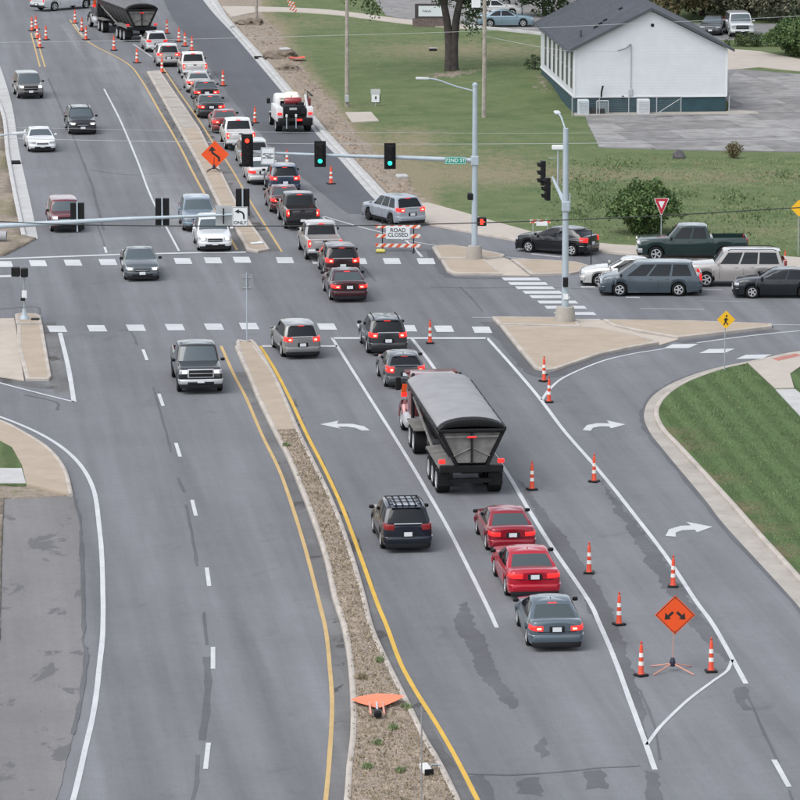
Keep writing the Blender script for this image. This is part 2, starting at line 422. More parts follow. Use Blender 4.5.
# --- asphalt repairs and seal strips, parts of the road
def patch(l, mat, z=.004, amp=.12, step=.5, name='asphalt_patch', seed=1):
    return sheet(name, rough_edge(PX(l), step, amp, seed), z, mat, road)
patch([(150, -30), (180, -30), (203, -4), (215, 14), (231, 32), (250, 54), (277, 86), (317, 132), (340, 160), (372, 197), (398, 214), (348, 214), (300, 176), (252, 120), (215, 73), (190, 40), (172, 18)], A_NEW, amp=.04)
patch([(72, 20), (88, 42), (125, 63), (140, 79), (160, 113), (199, 186), (234, 249), (182, 250), (152, 199), (120, 120), (104, 88), (60, 25)], A_OLD, seed=4, amp=.05)
patch([(456, 604), (466, 602), (482, 637), (495, 667), (520, 707), (510, 709), (497, 695), (477, 672), (472, 655), (455, 622)], A_DARK, .0042, .25, .2, seed=2)
patch([(535, 748), (541, 736), (548, 756), (540, 758)], A_DARK, .0042, .3, .3, seed=3)
patch([(515, 781), (540, 776), (541, 794), (517, 793)], A_DARK, .0042, .35, .3, seed=5)
patch([(585, 772), (604, 768), (608, 789), (586, 789)], A_DARK, .0042, .35, .3, seed=6)
patch([(468, 776), (485, 774), (493, 800), (498, 830), (478, 815)], A_DARK, .0042, .3, .4, seed=7)
patch([(645, 770), (657, 772), (665, 800), (668, 850), (650, 850)], A_DARK, .0042, .25, .4, seed=8)
patch([(516, 478), (523, 484), (560, 530), (590, 572), (612, 610), (628, 650), (641, 700), (648, 740), (641, 735), (625, 680), (604, 632), (570, 575), (540, 520)], A_DARK, .0042, .22, .2, seed=9)
patch([(602, 480), (632, 519), (668, 566), (695, 606), (716, 636), (730, 660), (722, 661), (703, 640), (678, 612), (655, 575), (640, 548), (615, 512)], A_DARK, .0042, .3, .2, seed=10)
patch([(735, 690), (747, 688), (752, 712), (744, 712)], A_DARK, .0042, .3, .3, seed=11)
for l, wd in (([(118, 330), (131, 332), (137, 345)], .10), ([(153, 387), (166, 432), (171, 452)], .09), ([(178, 478), (184, 492)], .12), ([(186, 505), (193, 540), (197, 566)], .10),
              ([(204, 612), (207, 645)], .10), ([(207, 657), (208, 690), (202, 740)], .22), ([(198, 755), (195, 790), (182, 830)], .12), ([(97, 225), (103, 240), (105, 247)], .10),
              ([(190, 40), (215, 73), (235, 100), (252, 121), (278, 152)], .32), ([(460, 287), (475, 302), (483, 312)], .10), ([(430, 287), (480, 288), (540, 287), (600, 290)], .10), ([(357, 264), (366, 270), (375, 281)], .12),
              ([(0, 309), (36, 307), (40, 314)], .12), ([(25, 395), (56, 402), (57, 410)], .12), ([(468, 774), (510, 775), (560, 772), (600, 768), (640, 766)], .13), ([(660, 760), (654, 725), (640, 690)], .08), ([(745, 690), (770, 745), (778, 762)], .09), ([(789, 790), (800, 820)], .08),
              ([(48, 78), (66, 120), (88, 175), (104, 230)], .16), ([(160, 62), (178, 92), (205, 134)], .22), ([(0, 330), (58, 332), (62, 362)], .07), ([(90, 170), (130, 175), (160, 173)], .1)):
    ribbon('crack_seal', smooth(PX(l), 5), wd, .008, A_DARK, road, wd * .5)

# --- painted markings, parts of the road
ZM = .012
def line(l, wd=.15, mat=W_PAINT, name='lane_line', n=6): return ribbon(name, smooth(PX(l), n), wd * .88, ZM, mat, road, .008)
line([(-30, 408), (0, 417), (32, 430), (57, 444), (75, 459), (87, 475), (95, 495), (99, 525), (102, 560), (103, 625), (99, 670), (94, 710), (85, 750), (74, 797), (56, 860)], .20)
line([(221, 346), (234, 375), (247, 400), (262, 435), (280, 472), (295, 515), (307, 555), (319, 602), (326, 632), (330, 670), (332, 705), (330, 750), (326, 797), (318, 860)], .16, Y_WORN)
line([(260, 346), (275, 370), (290, 399), (307, 435), (325, 470), (342, 507), (357, 547), (376, 600), (387, 627), (400, 662), (415, 690), (437, 725), (457, 760), (477, 799), (510, 860)], .17, Y_PAINT)
line([(332, 338), (371, 400), (400, 446), (425, 488), (450, 532), (484, 600), (497, 628)], .17)
line([(412, 339), (429, 361), (470, 420), (505, 470), (527, 507), (552, 547), (588, 600), (600, 625), (615, 660), (626, 690), (645, 742), (655, 770)], .19)
line([(487, 338), (513, 367), (540, 399), (565, 432), (600, 472), (632, 512), (665, 555), (695, 600), (715, 628), (746, 684)], .19)
line([(774, 760), (789, 787)], .19, n=1)
line([(647, 745), (654, 735), (662, 725), (687, 701), (712, 682), (727, 671), (732, 660)], .14)
line([(542, 400), (550, 389), (565, 377), (600, 362), (632, 354), (664, 349)], .16)
line([(697, 343), (750, 336), (800, 331), (860, 326)], .16)
line([(262, 346.3), (337, 346.3)], .55, W_PAINT, 'stop_line', 1)
line([(333, 338.3), (487, 338.3)], .55, W_PAINT, 'stop_line', 1)
line([(-40, 261), (0, 259), (120, 254.6), (200, 252.8), (246, 252.3)], .5, W_PAINT, 'stop_line', 1)
line([(104, 89), (120, 120), (137, 160), (152, 199), (179, 251)], .14)
line([(104.5, 247), (106.5, 253)], .15, n=1)
DASH = smooth(PX([(128, 310), (145, 355), (161, 400), (178, 450), (194, 508), (208, 577), (213, 658), (207, 756), (190, 860)]), 10)
for c in ((145, 355), (161, 400), (178, 450), (194, 508), (208, 577), (213, 658), (207, 756)):
    q = P(*c); i = min(range(len(DASH)), key=lambda k: (DASH[k] - q).length)
    t = (DASH[min(len(DASH) - 1, i + 1)] - DASH[i - 1]).normalized()
    ribbon('lane_dash', [q - t * 1.5, q, q + t * 1.5], .15, ZM, W_PAINT, road)
line([(70, 20), (87, 41), (125, 62), (140, 78), (160, 112), (180, 147), (199, 184), (237, 250)], .16, Y_WORN)
line([(31, 33), (40, 67)], .14, Y_WORN, n=1); line([(35, 33), (45, 67)], .14, Y_WORN, n=1)
line([(75, 24), (87, 42)], .14, W_WORN, n=1)
line([(163, 68), (179, 92), (200, 122), (212, 141), (229, 165), (250, 201), (265, 225), (282, 252)], .14, Y_WORN)
line([(133, 44), (152, 57)], .14, W_WORN, n=1)
line([(322, 216), (360, 227), (385, 233.5), (404, 240)], .17); line([(404, 239.5), (412, 246), (422, 257)], .17, n=3)
line([(404, 240), (440, 246.5), (475, 252)], .15, W_WORN); line([(322, 216), (330, 226), (338, 236)], .16)
line([(531, 254), (561, 257.3)], .28, n=1); line([(505, 257), (540, 260.5)], .16, n=1)
line([(60, 333), (68, 366), (74, 402)], .24); line([(-30, 373), (0, 383), (36, 392.5), (74, 402)], .16)
line([(640, 308.7), (704, 309.7)], .16, W_WORN, n=1); line([(690, 324.5), (766, 324.7), (860, 326)], .13, n=1)
line([(626, 297.5), (640, 297.5)], .35, n=1); line([(704, 290), (722, 290)], .18, W_WORN, n=1); line([(700, 301), (750, 302)], .1, W_WORN, n=1)
line([(581, 287), (595, 287)], .5, n=1); line([(472, 317.5), (574, 318.6)], .12, n=1)
line([(137, 141), (170, 142)], .1, W_WORN, n=1); line([(170, 141), (195, 140)], .09, W_WORN, n=1)
line([(-20, 277), (20, 276)], .9, W_WORN, n=1)
def bar(cx, cy, wpx, hpx, sk, mat=W_PAINT):
    l = [(cx - wpx / 2 - sk, cy - hpx / 2), (cx + wpx / 2 - sk, cy - hpx / 2), (cx + wpx / 2 + sk, cy + hpx / 2), (cx - wpx / 2 + sk, cy + hpx / 2)]
    return sheet('crosswalk_bar', rough_edge(PX(l), .6, .02, cx), ZM, mat, road)
for x, y in ((-28, 264.6), (4, 264.3), (38, 263.4), (73, 262.9), (108, 262.3), (143, 261.9), (183, 261.2), (213, 260.6), (242, 260), (285, 260.4), (320, 261), (358, 261.3), (392, 261.3), (426, 261.4)):
    bar(x, y, 16.5, 6, 1.2)
for x, y in ((57, 329), (97, 328.5), (136, 328), (175, 327.4), (214, 327), (249, 326.3), (288, 326.3), (327, 326.8), (367, 327.5), (407, 328.5), (444, 329), (482, 330)):
    bar(x, y, 17.5, 6.4, 1.6)
for x0, x1, y in ((412, 558, 317), (437, 588, 335), (465, 615, 352), (495, 645, 370), (523, 677, 388), (553, 708, 409), (583, 742, 430), (620, 780, 455)):
    bar(400 + (x0 + x1) / 8, 200 + y / 4, (x1 - x0) / 4, 2.9, 1.5)
bar(586, 320.7, 30, 3, 1.5)
for cx, cy in ((680.5, 346.5), (717, 351.3), (754, 357)):
    l = [(cx - 18, cy + 2.2), (cx - 8, cy - 2.0), (cx + 18, cy - 2.4), (cx + 8, cy + 1.8)]
    sheet('crosswalk_bar', rough_edge(PX(l), .6, .02, cx), ZM, W_PAINT, road)
def arrow(l): return sheet('turn_arrow', PX(l), ZM, W_PAINT, road)
arrow([(320, 424.5), (338.5, 421), (337, 424), (352, 424), (364, 426.5), (370, 430.5), (362, 431), (355, 428), (346, 426.8), (337.5, 427), (341, 429)])
arrow([(625.5, 424.6), (607, 420.6), (609, 423.6), (597, 423.4), (587, 425.3), (582.5, 430.3), (590.5, 431.2), (593, 428), (600, 426.5), (609, 426.6), (611, 428.6)])
arrow([(712.5, 527), (686, 522), (691, 525.7), (681, 526), (669, 529.5), (665.5, 536.2), (676, 537), (675.5, 533), (682, 530.6), (695, 530), (697, 532.6)])

# --- far kerbs and gutters along the widened road
gl = PX([(130, -100), (170, -45), (203, 0), (215, 15), (231, 32), (250, 54), (277, 86), (317, 135), (340, 160), (372, 197), (390, 213)])
gR = PX([(150, -100), (190, -45), (219, 3), (229, 18), (245, 36), (267, 60), (290, 87), (332, 136), (352, 157), (390, 197), (408, 213)])
gut = obj('gutter', MB().grid([[p + Vector((0, 0, .012)) for p in smooth(gl, 4)], [p + Vector((0, 0, .012)) for p in smooth(gR, 4)]]).mesh('gutter', C_WHITE)); tag(gut, kind='structure')
if gut.data.polygons[0].normal.z < 0: gut.data.flip_normals()
kerb_line('kerb', smooth([a.lerp(b, .72) for a, b in zip(gl, gR)], 4), .35, .13, C_WHITE, gut, -1)
wl = PX([(-85, -30), (-30, 60), (0, 108), (7, 155), (15, 200), (23, 237)]); wr = PX([(-62, -45), (-12, 40), (0, 66), (12, 105), (19, 150), (30, 200), (38, 239)])
wgut = sheet('west_gutter', smooth(wl, 4) + smooth(wr, 4)[::-1], .012, C_WHITE, kind='structure')
kerb_line('kerb', smooth(PX([(-81, -30), (-26, 60), (3, 108), (10, 155), (18.5, 200), (26.5, 237)]), 4), .28, .14, C_WHITE, wgut, -1)

# --- north-west bare verge
def soilNW(x, y):
    return .6, .55
lawn('west_verge', PX([(-85, -30), (-30, 60), (0, 108), (7, 155), (15, 200), (23, 237), (36, 239.5), (22, 247), (4, 256), (-30, 258), (-400, 262), (-500, -30)]), .1, L_NE, 1.2, lambda x, y: (.6, .52 + .3 * nz((x * .3, y * .1, 0))), zf=lambda x, y: .06 * nz((x * .8, y * .8, 2)))['kind'] = 'structure'

# --- north-east lawn with the dirt verge, rising towards the church
DB = [(15, 262), (25, 272), (32, 280), (50, 286), (67, 302), (102, 332), (130, 353), (150, 372), (172, 397), (205, 428)]
DRY = [(455, 52, 110, 10, .35), (300, 25, 60, 8, .2), (620, 178, 260, 9, .28), (470, 175, 90, 20, .22), (760, 235, 80, 12, .15), (430, 120, 70, 8, -.25), (470, 85, 120, 12, -.2), (560, 28, 60, 6, -.2),
       (600, 200, 60, 15, -.2), (420, 140, 30, 20, .2), (395, 165, 35, 40, .35), (330, 60, 25, 30, -.05), (500, 160, 40, 10, .15), (720, 215, 90, 10, .05)]
def soilNE(x, y):
    px, py = W2P(x, y)
    d = blobs(DRY, px, py) + .06
    e = (px - interp(DB, py)) if py < 210 else 60
    s = max(0, min(.75, .42 - e / 26.0)); s += .55 * math.exp(-((px - 452) / 40) ** 2 - ((py - 78) / 5) ** 2) + .4 * math.exp(-((px - 545) / 26) ** 2 - ((py - 92) / 16) ** 2)
    if py < 210: d += max(0, .45 - e / 45.0)
    return d, s
CH0 = P(574, 115)
def hNE(x, y):
    h = .03 * nz((x * .5, y * .5, 1)) + .02 * nz((x * 1.7, y * 1.7, 5))
    px, py = W2P(x, y)
    e = (px - interp(DB, py)) if py < 205 else 60
    if 15 < py < 205 and e < 8: h += .10 * abs(nz((x * .9, y * .9, 8))) * min(1, (8 - e) / 10)
    u = max(0, min(1, (y - 297) / 12, (326 - y) / 9)); k = math.exp(-((x - 9) / 4.5) ** 2)
    return h + .75 * u * u * (3 - 2 * u) * k * (1 if x < 13 else 0)
NEP = PX([(219, 3), (229, 18), (245, 36), (267, 60), (290, 87), (332, 136), (352, 157), (392, 198), (408, 206), (430, 205), (535, 234.5), (600, 245), (650, 248.5), (800, 259.5), (1200, 285)])
NEP += [Vector((78, 190, 0)), Vector((78, 560, 0)), Vector((-48, 560, 0))] + PX([(150, -100), (190, -45)])
ne = lawn('north_east_lawn', NEP, .11, L_NE, 1.3, soilNE, zf=hNE); ne['kind'] = 'structure'
sw = sheet('sidewalk', smooth(PX([(408, 206), (430, 205), (535, 234.5), (600, 245), (650, 248.5), (800, 259.5), (1200, 285)]), 3) + smooth(PX([(408, 216), (421, 223), (470, 232.5), (520, 241.5), (600, 252), (650, 256.5), (800, 268), (1200, 296)]), 3)[::-1], .125, C_SAND, kind='structure')
kerb_line('kerb', smooth(PX([(408, 216.5), (421, 223.6), (470, 233.2), (520, 242.2), (600, 252.8), (650, 257.2), (800, 268.8), (1200, 297)]), 3), .22, .14, C_KERB, sw, 1)
tag(sheet('path', smooth(PX([(222, 8), (265, 8.5), (330, 11.5), (405, 21), (470, 27)]), 4) + smooth(PX([(470, 31), (405, 25.5), (330, 16), (265, 13.5), (231, 19)]), 4), .165, C_SAND), kind='structure')
tag(sheet('entrance_pavement', PX([(360, -22), (560, -22), (620, -5), (620, 8), (575, 38), (540, 34), (480, 27.5), (405, 21), (386, 17), (378, 6)]), .17, C_LOT), kind='structure')
kerb_line('kerb', PX([(470, 29), (505, 32.5), (545, 37)]), .3, .34, C_WHITE, ne, 1)
tag(sheet('concrete_drive', PX([(722, 50), (760, 53), (800, 61), (900, 74), (900, 92), (800, 73), (760, 69), (738, 71), (722, 72)]), .155, C_SAND), kind='structure')
tag(sheet('rear_parking', PX([(690, 25), (1000, 27), (1000, 44), (800, 42), (727, 42), (690, 42)]), .16, A_LOT), kind='structure')

# church parking lot: separate weathered concrete panels over a dark bed
LOT = PX([(583, 111), (588, 126), (599, 149.5), (690, 152.5), (800, 154), (1100, 160), (1100, 95), (800, 76), (738, 71), (722, 72), (722, 95), (735, 117)])
lot = sheet('church_parking_lot', LOT, .155, A_LOT, kind='structure')
def inside(p, poly):
    c = False
    for i in range(len(poly)):
        a, b = poly[i - 1], poly[i]
        if (a.y > p.y) != (b.y > p.y) and p.x < (b.x - a.x) * (p.y - a.y) / (b.y - a.y) + a.x: c = not c
    return c
def clip_poly(poly, x0, x1, y0, y1):
    def cl(pts, f, g):
        out = []
        for i in range(len(pts)):
            a, b = pts[i - 1], pts[i]
            if f(a) >= 0:
                out.append(a)
                if f(b) < 0: out.append(a.lerp(b, f(a) / (f(a) - f(b))))
            elif f(b) >= 0: out.append(a.lerp(b, f(a) / (f(a) - f(b))))
        return out
    for f in (lambda p: p.x - x0, lambda p: x1 - p.x, lambda p: p.y - y0, lambda p: y1 - p.y):
        if len(poly) < 3: return []
        poly = cl(poly, f, None)
    return poly
PAN = [(583, 112), (588, 126), (599.5, 149.3), (690, 152.2), (800, 153.7), (1000, 158), (1000, 92), (800, 76.5), (738, 71.5), (729, 80), (728, 118), (620, 121)]
PAN = PX(PAN); rot = R(10)
cr, sr = math.cos(rot), math.sin(rot)
PR = [Vector((p.x * cr + p.y * sr, -p.x * sr + p.y * cr, 0)) for p in PAN]
x0 = min(p.x for p in PR); x1 = max(p.x for p in PR); y0 = min(p.y for p in PR); y1 = max(p.y for p in PR)
yy = y0; row = 0
while yy < y1:
    xx = x0 - random.uniform(0, 2); hgt = random.choice((4.4, 5.2, 4.0))
    while xx < x1:
        wd = random.uniform(3.2, 4.6); g = .03
        q = clip_poly(PR, xx + g, xx + wd - g, yy + g * 2, yy + hgt - g * 2)
        if len(q) >= 3:
            ar = abs(sum(q[i - 1].x * q[i].y - q[i].x * q[i - 1].y for i in range(len(q)))) / 2
            if ar > .6:
                wq = [Vector((p.x * cr - p.y * sr, p.x * sr + p.y * cr, 0)) for p in q]
                z = .162 + random.uniform(0, .012)
                sheet('concrete_panel', rough_edge(wq, .7, .06, xx), z, random.choice((C_LOT, C_LOT2, C_LOT2, C_LOT3)), lot)
        xx += wd
    yy += hgt; row += 1

# --- medians, islands and corners
med = tag(bpy.data.objects.new('far_median', None), kind='structure'); COL.objects.link(med)
ml = PX([(147, 73), (197, 163), (218, 206), (234, 228), (246.5, 251)]); mr = PX([(160, 72), (190, 113), (204, 134), (238, 205), (254, 228), (270, 251)])
mr = PX([(160, 72), (200, 130), (238, 206), (252, 226), (270, 251)])
out = ml + [P(258, 253)] + mr[::-1]
o_, i_ = inset(out, .18)
raised('far_median', out, .14, .18, C_MED, med)
def lerpline(l, t):
    ds = [0]
    for a, b in zip(l, l[1:]): ds.append(ds[-1] + (b - a).length)
    s = t * ds[-1]
    for i in range(len(l) - 1):
        if s <= ds[i + 1] + 1e-6: return l[i].lerp(l[i + 1], (s - ds[i]) / (ds[i + 1] - ds[i]))
    return l[-1]
NS = 15
for k in range(NS):
    a, b = (k + .03) / NS, (k + .97) / NS
    L0, L1, R0, R1 = lerpline(ml, a), lerpline(ml, b), lerpline(mr, a), lerpline(mr, b)
    f = .17
    q = [L0.lerp(R0, f), R0.lerp(L0, f), R1.lerp(L1, f), L1.lerp(R1, f)]
    c = sum(q, Vector()) / 4; q = [c + (p - c) * .985 for p in q]
    sheet('slab', q, .146 + random.uniform(0, .006), C_TAN if k > 5 else C_GREY, med)
nm = tag(bpy.data.objects.new('near_median', None), kind='structure'); COL.objects.link(nm)
nl = PX([(232.5, 345.5), (245, 372), (256, 398), (275, 437), (287, 460), (302, 497), (315, 532), (325, 565), (332, 599), (341, 627), (347, 660), (350, 700), (350, 735), (346, 770), (344, 797), (336, 870)])
nr = PX([(260, 345.5), (273, 372), (286, 399), (300, 432), (312, 457), (327, 487), (342, 522), (355, 560), (366, 598), (375, 632), (390, 665), (400, 685), (415, 715), (427, 740), (442, 765), (459, 799), (492, 870)])
kerb_line('kerb', smooth([nl[0] + Vector((.6, -.6, 0)), nl[0] + Vector((.15, -.9, 0))][1:] + nl[1:], 4), .2, .15, C_KERB, nm, -1 if False else 1)
kerb_line('kerb', smooth([nr[0] + Vector((-.15, -.9, 0))] + nr[1:], 4), .2, .15, C_KERB, nm, -1)
nose = [nl[1].lerp(nl[0], .7)] + PX([(236, 344.3), (246, 343.3), (256, 344.3)]) + [nr[1].lerp(nr[0], .7)]
kerb_line('kerb', smooth([nl[1]] + nose[1:4] + [nr[1]], 5), .2, .148, C_KERB, nm, -1)
ctop = [nl[1].lerp(nr[1], .08)] + PX([(238, 345.5), (246, 344.5), (254, 345.5)]) + [nr[1].lerp(nl[1], .08)]
def medstrip(name, i0, t0, i1, t1, z, mat):
    a = [nl[i0].lerp(nl[i0 + 1], t0)] + nl[i0 + 1:i1 + 1] + [nl[i1].lerp(nl[min(i1 + 1, len(nl) - 1)], t1)]
    b = [nr[i0].lerp(nr[i0 + 1], t0)] + nr[i0 + 1:i1 + 1] + [nr[i1].lerp(nr[min(i1 + 1, len(nr) - 1)], t1)]
    a2 = [p.lerp(q, .06) for p, q in zip(a, [min(b, key=lambda r: abs(r.y - p.y)) for p in a])]
    b2 = [p.lerp(q, .06) for p, q in zip(b, [min(a, key=lambda r: abs(r.y - p.y)) for p in b])]
    return sheet(name, a2 + b2[::-1], z, mat, nm)
MEDP = [p + Vector((.1, 0, 0)) for p in nl] + [p - Vector((.1, 0, 0)) for p in nr][::-1]
cq = [nl[0].lerp(nl[1], .3) + Vector((.1, 0, 0)), nl[1] + Vector((.1, 0, 0)), nl[2] + Vector((.1, 0, 0)), P(274, 433) + Vector((.1, 0, 0)), P(300, 432) - Vector((.1, 0, 0)), nr[2] - Vector((.1, 0, 0)), nr[1] - Vector((.1, 0, 0)), nr[0].lerp(nr[1], .3) - Vector((.1, 0, 0))] + PX([(254, 345.4), (246, 344.4), (238, 345.4)])
sheet('slab', cq, .143, C_TAN, nm)
SOILM = M('median_soil', (.235, .19, .145), .95, var=.3, scale=2.2, bump=.9, bscale=9)
gq = [P(274, 433) + Vector((.1, 0, 0))] + [p + Vector((.12, 0, 0)) for p in nl[3:]] + [p - Vector((.12, 0, 0)) for p in nr[3:]][::-1]
med_soil = lawn('soil_bed', gq, .12, SOILM, .5, lambda x, y: (0, 0), nm, zf=lambda x, y: .03 * nz((x * 1.2, y * 1.2, 4)) + .02 * nz((x * 4, y * 4, 2)))
_gz = [.0045]
def GZ(): _gz[0] += .0003; return _gz[0]
# dirt-filled gutters beside the median
line_g = ribbon('gutter_dirt', smooth([p - Vector((.25, 0, 0)) for p in nl[1:]], 4), .5, GZ(), A_GUT, road, .08)
ribbon('gutter_dirt', smooth([p + Vector((.18, 0, 0)) for p in nr[2:]], 4), .4, GZ(), A_GUT, road, .1)
ribbon('gutter_dirt', smooth([p.lerp(q, 1.22) for p, q in zip(mr, ml)], 4), .5, GZ(), A_GUT, road, .12)
ribbon('gutter_dirt', smooth([p.lerp(q, 1.28) for p, q in zip(ml, mr)], 4), .6, GZ(), A_GUT, road, .12)

def island(name, pieces, ramps=()):
    e = tag(bpy.data.objects.new(name, None), kind='structure'); COL.objects.link(e)
    for l in pieces: raised(name, PX(l), .14, .17, C_TAN, e)
    for l, m in ramps: sheet('ramp', PX(l), .05, m, e)
    return e
island('south_east_island', [[(492, 319), (575, 320), (581, 328.4), (499, 326.3)], [(500, 327.3), (540, 328.6), (600, 330), (640, 338), (659, 344.5), (630, 349.5), (600, 356), (575, 364.5), (556, 371), (546, 372), (535, 370), (517, 349)],
                             [(603, 321.8), (690, 323), (772, 326), (772, 328.5), (725, 334), (678, 339.5), (640, 333), (612, 327)]],
       [([(574, 319.6), (604, 321), (614, 327.5), (640, 334), (679, 340), (661, 345.5), (640, 339), (600, 331), (581, 329.5)], C_RAMP)])
island('north_east_island', [[(432, 249), (440, 247.4), (452, 247), (480, 251.3), (505, 256.7), (503, 258.5), (483, 260.4), (439, 260)], [(440.5, 261.3), (485, 261.3), (503, 275.5), (455, 275.5), (447, 272.5)],
                             [(511, 261), (545, 262), (576, 264), (592, 268.5), (590, 271.5), (570, 275.3), (531, 276.3), (522, 269)]],
       [([(484, 260.5), (504, 258.2), (511, 261.5), (530, 276.6), (503, 276)], C_RAMP)])
swi = island('south_west_island', [[(15, 316.5), (21, 315.5), (36, 316), (40.5, 318), (42.3, 325.5), (15.8, 326)], [(17, 327), (42.6, 326.6), (51.5, 378.5), (49, 381), (26, 381), (17.5, 350)]], [([(-90, 321), (14, 319), (15.5, 326), (24, 381), (0, 377.5), (-90, 352)], C_RAMP)])
ribbon('gutter_dirt', smooth(PX([(46, 322), (54, 352), (60, 384), (64, 394)]), 4), .75, GZ(), A_GUT, road, .2)
ribbon('gutter_dirt', smooth(PX([(60, 388), (36, 385.5), (10, 381.5), (-20, 374)]), 4), .8, GZ(), A_GUT, road, .15)
ribbon('gutter_dirt', smooth(PX([(489, 322), (505, 341), (524, 362), (534, 373)]), 4), .8, GZ(), A_DARK, road, .25)
ribbon('gutter_dirt', smooth(PX([(534, 373), (546, 376.5), (560, 373), (580, 366), (605, 357.5), (640, 350), (665, 344.7)]), 4), .75, GZ(), A_DARK, road, .2)
ribbon('gutter_dirt', smooth(PX([(680, 342.5), (725, 336.5), (776, 330)]), 4), .6, GZ(), A_DARK, road, .15)
ribbon('gutter_dirt', smooth(PX([(429, 250), (437, 262), (446, 275), (460, 278), (505, 278)]), 4), .5, GZ(), A_DARK, road, .2)

# south-east corner: gutter, kerb, mowed lawn, walk
e_in = PX([(900, 340), (800, 351), (760, 359), (712, 369), (675, 382), (652, 397), (644, 414), (649, 431), (665, 452), (705, 500), (726, 527), (792, 599), (850, 668), (950, 790)])
e_out = PX([(900, 344), (800, 356), (764, 363.3), (722, 373), (688, 386), (668, 400), (659.5, 415), (667, 431), (684, 447), (740, 505), (775, 543), (803, 575), (868, 650), (970, 770)])
eg = obj('corner_gutter', MB().grid([[p + Vector((0, 0, .012)) for p in smooth(e_in, 5)], [p + Vector((0, 0, .012)) for p in smooth(e_out, 5)]]).mesh('g', C_GREY)); eg['kind'] = 'structure'
if eg.data.polygons[0].normal.z < 0: eg.data.flip_normals()
kerb_line('kerb', smooth([a.lerp(b, .62) for a, b in zip(e_in, e_out)], 5), .22, .15, C_KERB, eg, 1)
ribbon('gutter_dirt', smooth([p + (a - p) * .0 + Vector((0, -.12, 0)) for p, a in zip(e_in, e_out)], 5), .35, GZ(), A_DARK, road, .16)
SEP = smooth([a.lerp(b, .62) + (b - a).normalized() * .2 for a, b in zip(e_in[2:], e_out[2:])], 5)
def soilSE(x, y):
    d = min((Vector((x, y, 0)) - p).length for p in SEP[::3])
    px, py = W2P(x, y)
    return (max(0, .42 - d * .2) if py > 430 else .0) + .05, 0
sel = lawn('south_east_lawn', SEP + [Vector((85, 118, 0)), Vector((85, 201, 0))] + PX([(900, 351)]), .13, L_SE, .9, soilSE, zf=lambda x, y: .02 * nz((x * .6, y * .6, 3)))
sel['kind'] = 'structure'
wk = tag(bpy.data.objects.new('corner_walk', None), kind='structure'); COL.objects.link(wk)
sheet('slab', PX([(748, 366.5), (764, 363.4), (800, 355.6), (860, 348), (860, 360), (800, 370), (790, 377), (794, 391.5), (775, 391.8)]), .172, C_SAND, wk)
sheet('slab', PX([(775.5, 393), (795, 392.7), (830, 420), (880, 470), (856, 480), (806, 426)]), .172, C_WHITE, wk)
sheet('tactile_strip', PX([(772, 362.3), (796, 357.2), (802, 359.2), (778, 364.4)]), .178, M('tactile_red', (.36, .14, .11), .8, var=.2), wk)

# south-west corner walk, verge and worn asphalt drive
cw = tag(bpy.data.objects.new('south_west_walk', None), kind='structure'); COL.objects.link(cw)
co = PX([(-60, 404), (0, 422), (30, 437), (52, 452), (67, 472), (73.5, 497)])
kerb_line('kerb', smooth(co, 5), .2, .14, C_KERB, cw, -1)
ci = smooth([p + n * -.2 for p, n in zip(co, normals2(co))], 5)
sheet('slab', ci + PX([(26.5, 487), (22, 468), (12, 450), (0, 443.5), (-60, 430)]), .136, C_TAN, cw)
sheet('slab', PX([(-60, 471), (21.7, 471.3), (26, 486.3), (-60, 486.3)]), .134, C_WHITE, cw)
lawn('west_lawn', PX([(-60, 420), (0, 436), (25, 452), (40, 472), (30, 486.6), (-60, 486.6)]), .118, L_SE, .6, lambda x, y: (.15, 0))['kind'] = 'structure'
dv = sheet('worn_drive', rough_edge(PX([(4, 499), (73, 496), (82, 535), (83.5, 600), (83, 640), (86, 652), (82, 690), (72, 740), (57, 800), (30, 880), (-250, 880), (-60, 800), (0, 640)]), .5, .06, 3), .02, A_DRIVE, kind='structure')
ribbon('crack_seal', smooth(PX([(74, 497), (80, 520), (81, 545), (83.5, 600), (83, 640), (86, 655), (81, 700), (73, 735)]), 5), .12, .024, A_DARK, dv, .09)
lawn('drive_verge', PX([(-60, 487), (26, 487), (68, 487.5), (72, 496.5), (4, 499.5), (1, 560), (0, 640), (-60, 790), (-120, 700)]), .05, L_NE, .5, lambda x, y: (.5, .5), zf=lambda x, y: .05 * nz((x * 2, y * 2, 1)))['kind'] = 'structure'

